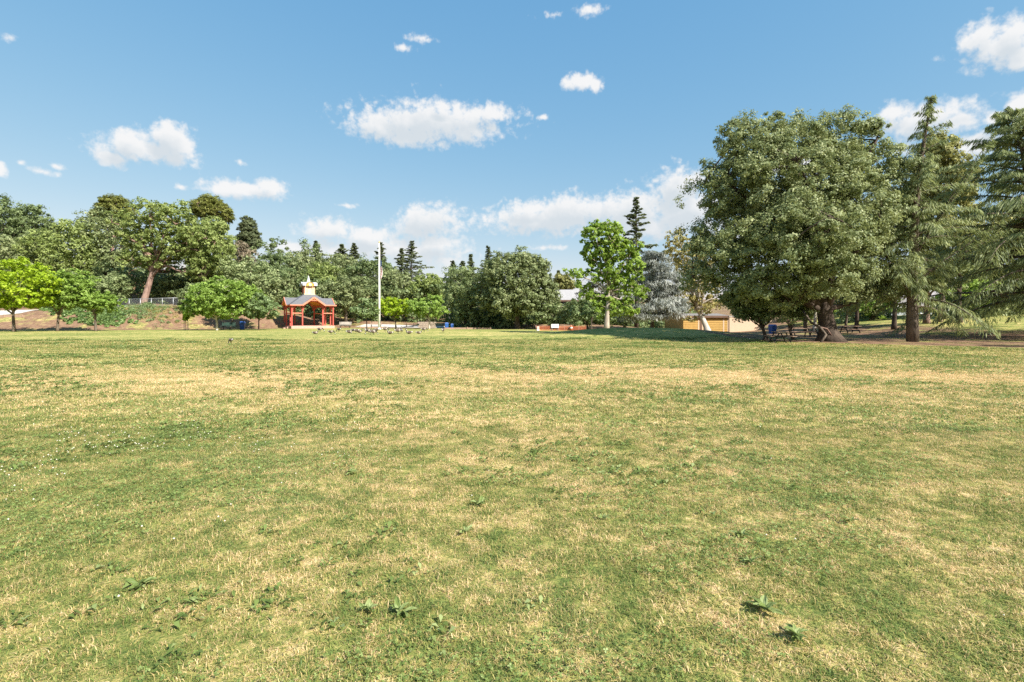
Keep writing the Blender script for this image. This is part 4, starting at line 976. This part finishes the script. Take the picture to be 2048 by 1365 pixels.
def ball(c, r, nu=10, nv=6, sx=1, sy=1, sz=1):
    vs, fs = [], []
    for i in range(nv + 1):
        for j in range(nu): a, b = math.pi * i / nv, 2 * math.pi * j / nu; vs.append((c[0] + sx * r * math.sin(a) * math.cos(b), c[1] + sy * r * math.sin(a) * math.sin(b), c[2] + sz * r * math.cos(a)))
    for i in range(nv):
        for j in range(nu): k = (j + 1) % nu; fs.append((i * nu + j, (i + 1) * nu + j, (i + 1) * nu + k, i * nu + k))
    return vs, fs


gazebo(); flagpole()


def geese():
    gm = [plain('goose_brown', (0.12, 0.09, 0.065), 0.8, 0.25, 14), plain('goose_black', (0.02, 0.02, 0.022), 0.6, 0.1), plain('goose_white', (0.60, 0.57, 0.52), 0.8, 0.06), plain('goose_breast', (0.32, 0.27, 0.21), 0.8, 0.1)]
    def body(name, neck, sit=False):
        """one continuous loft: tail, body, neck, head, bill"""
        h = 0.16 if sit else 0.36
        spine = [(-0.44, h + .05, .02, 1), (-0.38, h + .05, .05, 1), (-0.30, h + .04, .085, 2), (-0.20, h + .02, .125, 0), (-0.06, h, .158, 0), (0.08, h, .155, 0), (0.18, h + .03, .125, 3), (0.235, h + .085, .08, 3)] + neck
        m = MB(); S = 9; vs = []; mi = []
        P = [Vector((x, 0, z)) for x, z, r, c in spine]
        for i, (x, z, r, c) in enumerate(spine):
            d = (P[min(i + 1, len(P) - 1)] - P[max(i - 1, 0)]).normalized(); u = Vector((0, 1, 0)); w = d.cross(u)
            for k in range(S): a = 2 * math.pi * k / S; vs.append(P[i] + u * math.cos(a) * r * (1.05 if i < 8 else 0.9) + w * math.sin(a) * r)
        fs = [(i * S + k, i * S + (k + 1) % S, (i + 1) * S + (k + 1) % S, (i + 1) * S + k) for i in range(len(P) - 1) for k in range(S)]
        fs += [tuple(range(S - 1, -1, -1)), tuple((len(P) - 1) * S + k for k in range(S))]
        m.add(vs, fs); cols = [spine[i + 1][3] for i in range(len(P) - 1) for k in range(S)] + [1, 1]
        # pale belly under the brown back
        for i in range(1, 7):
            for k in range(S):
                zc = sum(vs[j].z for j in fs[i * S + k]) / 4
                if zc < spine[i][1] - 0.06: cols[i * S + k] = 3 if i > 4 else (2 if i < 3 else 0)
        m.mi = cols
        if not sit:
            for s in (-1, 1): m.tube([(0.0, s * .06, h - .1), (0.01, s * .06, 0.12), (0.0, s * .06, 0.02), (0.09, s * .065, 0.01)], [0.02, 0.013, 0.012, 0.02], 5, True, 1)
        return m.mesh(name, gm, True)
    up = [(0.26, .48, .055, 1), (0.265, .58, .042, 1), (0.275, .68, .038, 1), (0.29, .745, .046, 2), (0.325, .765, .048, 1), (0.365, .755, .030, 1), (0.41, .745, .014, 1), (0.425, .742, .006, 1)]
    graze = [(0.30, .42, .06, 1), (0.38, .36, .044, 1), (0.45, .26, .038, 1), (0.49, .165, .040, 1), (0.505, .115, .046, 2), (0.52, .075, .042, 1), (0.53, .035, .02, 1), (0.535, .02, .008, 1)]
    low = [(0.27, .27, .055, 1), (0.275, .34, .042, 1), (0.285, .41, .038, 1), (0.30, .455, .046, 2), (0.335, .475, .048, 1), (0.375, .465, .030, 1), (0.42, .455, .014, 1), (0.435, .452, .006, 1)]
    ms = [body('standing_goose', up), body('grazing_goose', graze), body('resting_goose', low, True)]
    word = ['upright dark-necked', 'grazing dark-necked', 'resting dark-necked']
    O = ['first', 'second', 'third', 'fourth', 'fifth', 'sixth', 'seventh', 'eighth', 'ninth', 'tenth', 'eleventh', 'twelfth', 'thirteenth', 'fourteenth', 'fifteenth', 'sixteenth', 'seventeenth', 'eighteenth', 'nineteenth', 'twentieth', 'twenty-first', 'twenty-second', 'twenty-third', 'twenty-fourth']
    L = [(631, 667.5, 2, 0), (640, 663, 1, 0), (662, 668.5, 1, 0), (678, 663, 1, 2.6), (699, 665.5, 2, 0.3), (707, 664.3, 1, 0.2), (712, 666, 1, 3.3), (719, 665, 2, 0), (731, 663, 0, 1.6), (736, 666, 1, 0.4), (741, 668.5, 1, 3.4), (747, 669, 1, 0), (753, 664.2, 1, 3.0), (770, 663, 1, 0.5), (773.5, 658.8, 1, 0.2),
         (780, 667.5, 2, 3), (796, 667, 0, 0.4), (798.5, 662.8, 1, 0), (803, 666, 0, 2), (818, 667, 2, 3.1), (838, 667, 2, 0.1), (848, 662.8, 1, 0), (886, 665, 0, 1.2)]
    for i, (u, v, k, rz) in enumerate(L):
        Y = min(depth_of(u, v + 1.2), 70); o = link('goose', ms[k], None, on_ground(u, Y), rz); s = 0.84 + 0.08 * math.sin(i * 2.1); o.scale = (s, s, s)
        o.location.z -= 0.0
        tag(o, '%s goose, %s from the left in the flock by the flagpole' % (word[k], O[i]), 'goose', 'geese on the lawn')
    o = link('goose', ms[1], None, on_ground(462, depth_of(462, 688)), 2.5); o.scale = (.62,) * 3
    tag(o, 'lone small bird grazing on the lawn in front of the young trees', 'bird')


geese()


def fence_chain():
    Y = 76.5; u0, u1 = 236, 368; p0, p1 = on_ground(u0, Y), on_ground(u1, Y + 1.5); Lx = (p1 - p0).length
    t = thing('chain_link_fence', 'galvanised chain-link fence on top of the dry bank', 'fence', p0, math.atan2(p1.y - p0.y, p1.x - p0.x)); h = 1.5; dz = (p1.z - p0.z)
    f = lambda x: dz * x / Lx
    for k in range(7): x = Lx * k / 6; MB().tube([(x, 0, f(x) - .2), (x, 0, f(x) + h + .05)], 0.035, 8).obj('post', K['metal'], t, True)
    MB().tube([(0, 0, h), (Lx, 0, dz + h)], 0.024, 6).obj('top_rail', K['metal'], t, True); MB().tube([(0, 0, .08), (Lx, 0, dz + .08)], 0.015, 5).obj('bottom_rail', K['metal'], t, True)
    m = MB(); s = 0.11; n = int(Lx / s)
    for i in range(-int(h / s), n):
        for sg in (0, 1):
            x0 = i * s; x1 = x0 + h; za, zb = (0.08, h) if sg == 0 else (h, 0.08)
            ca, cb = max(0, x0), min(Lx, x1)
            if cb <= ca: continue
            ga = za + (zb - za) * (ca - x0) / h; gb = za + (zb - za) * (cb - x0) / h
            m.bar((ca, 0, ga + f(ca)), (cb, 0, gb + f(cb)), 0.006)
    m.obj('wire_mesh', K['metal'], t)


def netting():
    Y = 61.5; x0, x1 = X_at(1072, Y), X_at(1172, Y); L = x1 - x0; z = float(G(x0 + L / 2, Y)); t = thing('construction_netting', 'orange construction netting strung on posts left of the mound', 'fence', (x0, Y, z - 0.02)); h = 0.6
    for k in range(8): x = L * k / 7; MB().bar((x, 0.03, -.1), (x, 0.03, h + .1), 0.05).obj('post', K['wood'] if k % 2 else K['metal'], t)
    sag = lambda x: -0.10 * abs(math.sin(x / L * 7 * math.pi))
    for k in range(6):
        m = MB(); zz = 0.06 + k * (h - .06) / 5; P = [(L * i / 56, 0, zz + sag(L * i / 56) * zz) for i in range(57)]
        for p, q in zip(P, P[1:]): m.bar(p, q, 0.008, 0.028)
        m.obj('net_band', K['orange'], t)
    m = MB()
    for i in range(90): x = L * i / 89; m.bar((x, 0.004, .05), (x, .004, h + sag(x) * h), 0.016, 0.008)
    m.obj('net_cords', K['orange'], t)
    s = thing('notice_board', 'white notice board hung on the orange netting', 'sign', (X_at(1110, Y), Y - .12, z + 0.08)); w = 0.45
    MB().box(-w, w, -.02, .02, 0.28, 0.72).obj('panel', K['white'], s)
    ink = plain('blue_print', (0.10, 0.13, 0.30), 0.6, 0.1)
    MB().box(-.14, -.04, -.024, -.021, 0.42, 0.53).obj('print_mark', ink, s); MB().box(.05, .16, -.024, -.021, 0.40, 0.55).obj('print_mark', plain('pale_print', (0.45, 0.5, 0.66), 0.6, 0.1), s)
    for q in (-.35, .35): MB().bar((q, .03, -.1), (q, .03, .75), 0.04).obj('post', K['metal'], s)
    s = thing('barrier_post', 'white boxy barrier at the left end of the orange netting', 'barrier', (X_at(1076, Y), Y - .2, z)); MB().box(-.14, .14, -.1, .1, 0, .5).obj('body', K['white'], s); MB().box(-.145, .145, -.105, -.1, .28, .38).obj('band', K['orange'], s)
    s = thing('barrier_post', 'orange and white barrier drum at the right part of the netting', 'barrier', (X_at(1142, Y), Y - .2, z)); MB().tube([(0, 0, 0), (0, 0, .55), (0, 0, .62)], [.17, .14, .1], 12).obj('body', K['orange'], s, True); MB().tube([(0, 0, .3), (0, 0, .45)], [.162, .155], 12, False).obj('band', K['white'], s, True)


def bin_(u, Y, lab, mat='blue', s=1.0, rz=0.3):
    t = thing('litter_bin', lab, 'bin', on_ground(u, Y), rz); t.scale = (s, s, s)
    m = MB(); m.add([(-.24, -.24, 0), (.24, -.24, 0), (.24, .24, 0), (-.24, .24, 0), (-.3, -.3, .85), (.3, -.3, .85), (.3, .3, .85), (-.3, .3, .85)], [(0, 3, 2, 1), (0, 1, 5, 4), (1, 2, 6, 5), (2, 3, 7, 6), (3, 0, 4, 7), (4, 5, 6, 7)]); m.obj('body', K[mat], t)
    m = MB(); m.add([(-.33, -.33, .86), (.33, -.33, .86), (.33, .33, .86), (-.33, .33, .86), (-.2, -.24, 1.02), (.2, -.24, 1.02), (.2, .24, 1.02), (-.2, .24, 1.02)], [(0, 3, 2, 1), (0, 1, 5, 4), (1, 2, 6, 5), (2, 3, 7, 6), (3, 0, 4, 7), (4, 5, 6, 7)]); m.obj('lid', K[mat], t)
    for q in (-.2, .2): MB().tube([(q, -.27, .08), (q + .04, -.27, .08)], .09, 10).obj('wheel', K['dark'], t)


def bench(u, Y, lab, mat, rz=0.0):
    t = thing('park_bench', lab, 'bench', on_ground(u, Y), rz)
    for k in range(4): MB().box(-.9, .9, -.3 + .14 * k, -.19 + .14 * k, .42, .46).obj('seat_slat', K[mat], t)
    for k in range(3): MB().box(-.9, .9, .28 + .03 * k, .32 + .03 * k, .54 + .14 * k, .65 + .14 * k).obj('back_slat', K[mat], t)
    for s in (-.7, .7): m = MB(); m.bar((s, -.25, 0), (s, -.25, .42), .06); m.bar((s, .25, 0), (s, .36, .95), .06); m.bar((s, -.28, .40), (s, .3, .40), .06); m.obj('leg', K['dark'], t)


def picnic(u, Y, lab, rz, mat='wood'):
    t = thing('picnic_table', lab, 'picnic table', on_ground(u, Y), rz); t.scale = (0.85,) * 3
    for k in range(5): MB().box(-.95, .95, -.37 + .15 * k, -.23 + .15 * k, .72, .765).obj('table_plank', K[mat], t)
    for s in (-1, 1):
        for k in range(2): MB().box(-.95, .95, s * .72 - .14 + .145 * k, s * .72 - .005 + .145 * k, .42, .46).obj('bench_plank', K[mat], t)
    for s in (-.65, .65): m = MB(); m.bar((s, -.55, 0), (s, -.2, .72), .07); m.bar((s, .55, 0), (s, .2, .72), .07); m.bar((s, -.78, .39), (s, .78, .39), .07); m.obj('leg_frame', K['dark'], t)


fence_chain(); netting()
bin_(485, 68, 'blue recycling bin on the brown earth left of the gazebo', s=1.05)
bin_(893, 73, 'blue bin pair member beside the low stone wall, left one', s=0.85); bin_(904, 73.5, 'smaller blue bin right of the one by the low stone wall', s=0.68)
bin_(1545, 55, 'blue bin in the shade left of the oak trunk')
bench(455, 69, 'dark green bench under the white-trunked tree', 'green'); bench(690, 79, 'pale bench in shade between gazebo and flagpole', 'concrete', 0.1)
bench(752, 80, 'wooden bench in the shade behind the flagpole', 'wood', 0.1)
picnic(1560, 31.6, 'wooden picnic table nearest the lawn, left of the oak trunk', 1.35); picnic(1600, 40, 'picnic table behind the forked small tree', -0.1); picnic(1640, 43, 'picnic table seen just left of the oak trunk', 0.15)
picnic(1700, 44, 'picnic table in sun right of the oak trunk', 0.1); picnic(820, 79, 'picnic table on the far path right of the flagpole', 0.1)


def small_oaks():
    B_ = 'dark small trees in the shade of the huge oak'
    rng = np.random.default_rng(51); Y = 33.5; b = on_ground(1532, Y)
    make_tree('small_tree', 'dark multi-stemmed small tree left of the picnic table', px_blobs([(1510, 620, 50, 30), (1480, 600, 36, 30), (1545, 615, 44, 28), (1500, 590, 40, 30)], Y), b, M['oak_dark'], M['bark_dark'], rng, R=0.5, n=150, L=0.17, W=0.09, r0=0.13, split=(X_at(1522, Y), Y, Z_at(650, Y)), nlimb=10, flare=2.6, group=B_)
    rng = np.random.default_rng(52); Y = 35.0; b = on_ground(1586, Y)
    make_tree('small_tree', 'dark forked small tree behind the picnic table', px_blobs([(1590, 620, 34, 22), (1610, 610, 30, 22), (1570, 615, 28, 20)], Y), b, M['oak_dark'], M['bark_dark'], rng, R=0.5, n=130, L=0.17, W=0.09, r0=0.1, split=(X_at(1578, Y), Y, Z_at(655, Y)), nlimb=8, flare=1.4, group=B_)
    # broken leaning limb beside the oak trunk
    t = thing('fallen_limb', 'broken reddish limb leaning from the oak to the ground', 'log', on_ground(1645, 31.8)); o = np.array(t.location)
    P = [np.array((X_at(u, y), y, Z_at(v, y))) - o for u, v, y in ((1606, 622, 33.2), (1622, 645, 32.6), (1640, 655, 32.0), (1652, 670, 31.6), (1640, 686, 31.4))]
    P[-1][2] = -0.1; MB().tube(P, [.06, .075, .085, .08, .07], 9).obj('limb', M['bark'], t, True)
    Q = [P[2], P[2] + (0.5, .1, -.1), P[2] + (.9, 0.0, -.75)]; MB().tube(Q, [.055, .05, .03], 8).obj('stub', M['bark_red'], t, True)
    # bare trunks in the shade behind
    S = [(1713, 47, 0.30, 560, 'bark_dark', 'slim dark trunk right of the oak, by the sunlit bush'), (1690, 50, 0.2, 580, 'bark', 'thin trunk just right of the oak trunk, further back'), (1788, 44, 0.32, 560, 'bark_dark', 'dark trunk left of the deodar, before the grey-blue house'), (1853, 46, 0.42, 560, 'bark_red', 'thick reddish trunk right behind the deodar trunk'),
         (1880, 46, 0.26, 560, 'bark_red', 'reddish trunk on the slope right of the deodar'), (1918, 44, 0.36, 540, 'bark_dark', 'dark forked trunk at the top of the slope'), (1612, 52, 0.3, 590, 'bark', 'grey trunk behind the picnic tables'), (1628, 50, .28, 590, 'bark_pale', 'pale trunk behind the picnic tables')]
    for i, (u, Y, r, v, bk, lab) in enumerate(S):
        rng = np.random.default_rng(500 + i); b = on_ground(u, Y)
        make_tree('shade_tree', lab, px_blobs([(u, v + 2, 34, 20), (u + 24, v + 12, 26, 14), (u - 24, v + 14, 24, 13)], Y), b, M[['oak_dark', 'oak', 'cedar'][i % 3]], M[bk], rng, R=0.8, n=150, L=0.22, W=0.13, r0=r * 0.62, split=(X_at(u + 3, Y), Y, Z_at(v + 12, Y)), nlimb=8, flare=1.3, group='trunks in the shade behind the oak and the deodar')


small_oaks()


def gable_house(name, lab, u0, u1, vb, ve, vr, Y, depth, wall, roof, rng=None, over=0.4, windows=(), rz=0.0, roofside=True):
    x0, x1 = X_at(u0, Y), X_at(u1, Y); zb = Z_at(vb, Y); ze, zr = Z_at(ve, Y), Z_at(vr, Y); w = (x1 - x0) / 2
    t = thing(name, lab, 'building', ((x0 + x1) / 2, Y, zb), rz); ze -= zb; zr -= zb
    m = MB(); m.add([(-w, 0, -3), (w, 0, -3), (w, depth, -3), (-w, depth, -3), (-w, 0, ze), (w, 0, ze), (w, depth, ze), (-w, depth, ze), (-w, depth / 2, zr), (w, depth / 2, zr)],
                    [(0, 1, 5, 4), (2, 3, 7, 6), (1, 2, 6, 9, 5), (3, 0, 4, 8, 7)]); m.obj('wall', K[wall], t)
    m = MB(); q = over; s = (zr - ze) / (depth / 2)
    for sg in (0, 1):
        ya, yb = (-q, depth / 2) if sg == 0 else (depth + q, depth / 2); za = ze - q * s
        m.add([(-w - q, ya, za), (w + q, ya, za), (w + q, yb, zr), (-w - q, yb, zr), (-w - q, ya, za + .14), (w + q, ya, za + .14), (w + q, yb, zr + .14), (-w - q, yb, zr + .14)],
              [(0, 1, 2, 3), (4, 5, 6, 7), (0, 1, 5, 4), (1, 2, 6, 5), (3, 0, 4, 7)])
    m.obj('roof', K[roof], t)
    MB().box(-w - q, w + q, -q - .05, -q, ze - q * s - .1, ze - q * s + .16).obj('fascia', K['white'] if wall == 'greyblue' else K['brown'], t)
    for (a, b, c, d) in windows:
        xa, xb = X_at(a, Y) - (x0 + x1) / 2, X_at(b, Y) - (x0 + x1) / 2; za, zc = Z_at(d, Y) - zb, Z_at(c, Y) - zb
        win = MB().box(xa - .06, xb + .06, -.06, .0, za - .06, zc + .06).obj('window', K['white'], t); MB().box(xa, xb, -.075, -.061, za, zc).obj('pane', K['dark'], win)
    return t


def buildings():
    # ochre building left of the oak, with a tan wing
    Y = 66.0; t = gable_house('park_building', 'ochre boarded park building with pale corner boards behind the sycamore', 1366, 1456, 662, 634, 629, Y, 8, 'ochre', 'roofgrey', windows=(), over=0.25)
    x0 = X_at(1411, Y)
    for u in (1397, 1405, 1447, 1456): MB().box(X_at(u, Y) - x0 - .08, X_at(u, Y) - x0 + .08, -.05, -.002, -1.0, Z_at(637, Y) - Z_at(662, Y)).obj('corner_board', K['tan'], t)
    MB().box(X_at(1399, Y) - x0, X_at(1403.5, Y) - x0, -.04, -.002, -.6, Z_at(640, Y) - Z_at(662, Y)).obj('door', K['brown'], t)
    zs = Z_at(662, Y)
    for k in range(9): MB().box(X_at(1366.5, Y) - x0, X_at(1455.5, Y) - x0, -.035, -.003, -.9 + .28 * k, -.9 + .28 * k + .24).obj('board', K['ochre'], t)
    Y = 64; x0, x1 = X_at(1459, Y), X_at(1532, Y); zb = Z_at(668, Y); zt = Z_at(634, Y)
    t = thing('tan_wall', 'long tan stucco wall with sloping right end left of the oak', 'wall', ((x0 + x1) / 2, Y, zb)); w = (x1 - x0) / 2; h = zt - zb
    MB().add([(-w, 0, -1), (w, 0, -1), (w, 0, h * .35), (w - 1.0, 0, h), (-w, 0, h), (-w, .35, -1), (w, .35, -1), (w, .35, h * .35), (w - 1.0, .35, h), (-w, .35, h)],
             [(0, 1, 2, 3, 4), (9, 8, 7, 6, 5), (0, 5, 6, 1), (1, 6, 7, 2), (2, 7, 8, 3), (3, 8, 9, 4), (4, 9, 5, 0)]).obj('wall_body', K['tan'], t)
    MB().bar((-w - .05, .17, h + .05), (w - .95, .17, h + .05), .45, .1).obj('coping', K['concrete'], t)
    Y = 70; x0, x1 = X_at(1535, Y), X_at(1600, Y); zb = float(G(x0, Y)); t = thing('tan_shelter', 'pale tan park shelter seen under the oak', 'building', ((x0 + x1) / 2, Y, zb)); w = (x1 - x0) / 2
    MB().box(-w, w, 0, 4, -1, 2.6).obj('wall', K['tan'], t); MB().box(-w - .3, w + .3, -.5, 4.3, 2.6, 2.85).obj('roof', K['roofgrey'], t)
    for q in (-.5, .1, .6): f = MB().box(w * q - .35, w * q + .35, -.05, -.002, 0.9, 1.9).obj('window', K['white'], t); MB().box(w * q - .3, w * q + .3, -.06, -.051, 0.95, 1.85).obj('pane', K['dark'], f)
    gable_house('grey_house', 'grey-blue house with dark openings behind the deodar', 1765, 1880, 660, 612, 590, 62, 9, 'greyblue', 'roofgrey', windows=((1772, 1780, 640, 658), (1792, 1812, 640, 656), (1840, 1856, 628, 640)))
    gable_house('grey_house', 'grey-blue low house at the top of the slope on the right', 1893, 1985, 650, 618, 600, 62, 9, 'greyblue', 'roofgrey', windows=((1900, 1926, 634, 646),))
    gable_house('hillside_house', 'hillside house with pale roof behind the leaning trunk', 262, 350, 575, 540, 526, 96, 9, 'brown', 'roofwhite', windows=((270, 288, 548, 560), (312, 334, 548, 562)))
    gable_house('roof_house', 'grey house with pale white roof right of the big round oak', 1119, 1164, 640, 600, 579, 84, 7, 'brown', 'roofwhite', windows=((1126, 1136, 607, 616),))
    gable_house('brown_shed', 'reddish brown shed half hidden under the big round oak', 957, 985, 650, 632, 614, 78, 4, 'brown', 'brown')
    # pale building glimpsed through the hedge
    Y = 88; t = thing('pale_building', 'pale building corner glimpsed under the grey-green oak', 'building', (X_at(911, Y), Y, float(G(X_at(911, Y), Y)))); MB().box(-1.2, 1.2, 0, 3, -.5, 3.0).obj('wall', K['white'], t); MB().box(-1.5, 1.5, -.3, 3.3, 3.0, 3.2).obj('roof', K['roofgrey'], t)
    # low stone wall made of blocks
    Y = 75; t = thing('stone_wall', 'low tan stone wall behind the green tree by the path', 'wall', on_ground(852, Y)); rng = random.Random(4)
    for r in range(4):
        x = -1.0 - 0.2 * (r % 2)
        while x < 1.2: L = rng.uniform(.3, .55); MB().box(x, x + L - .02, rng.uniform(-.03, .0), .4, .27 * r - .1, .27 * r + .155).obj('stone', K['stone'], t); x += L
    # timber edging on the left bank and by the mulch
    for (u, Y, L, lab) in ((10, 68, 5.0, 'timber sleeper edging at the foot of the bank by the left edge'), (745, 78, 4.0, 'low timber rail beside the path behind the flagpole'), (935, 70, 6.5, 'low timber edging under the grey-green oak')):
        t = thing('timber_edging', lab, 'edging', on_ground(u, Y)); MB().box(-L / 2, L / 2, -.1, .1, -.1, .22).obj('beam', K['wood'], t)
        for s in (-L / 2 + .1, 0, L / 2 - .1): MB().box(s - .07, s + .07, -.16, -.102, -.1, .3).obj('stake', K['wood'], t)


def paths():
    def strip(name, pts, w, dz=0.03):
        mb = MB(); vs = []; P = []
        for (u0, y0), (u1, y1) in zip(pts, pts[1:]):
            for s in np.linspace(0, 1, 12)[: -1 if (u1, y1) != pts[-1] else None]: P.append((X_at(u0, y0) * (1 - s) + X_at(u1, y1) * s, y0 * (1 - s) + y1 * s))
        n = len(P)
        for i, (x, y) in enumerate(P):
            a, b = P[max(i - 1, 0)], P[min(i + 1, n - 1)]; d = Vector((b[0] - a[0], b[1] - a[1], 0)).normalized(); s = Vector((-d.y, d.x, 0))
            for k in (-1, -.33, .33, 1): q = Vector((x, y, 0)) + s * w / 2 * k; vs.append((q.x, q.y, float(G(q.x, q.y)) + dz))
        mb.add(vs, [(i * 4 + j, i * 4 + j + 1, i * 4 + j + 5, i * 4 + j + 4) for i in range(n - 1) for j in range(3)])
        tag(mb.obj(name, K['concrete'], None, True), None, None, None, 'structure')
    strip('path', [(-120, 67), (40, 70), (90, 74)], 2.4, 0.06)
    strip('path', [(720, 83), (780, 81), (860, 78), (960, 76)], 2.6, 0.06)


buildings(); paths()
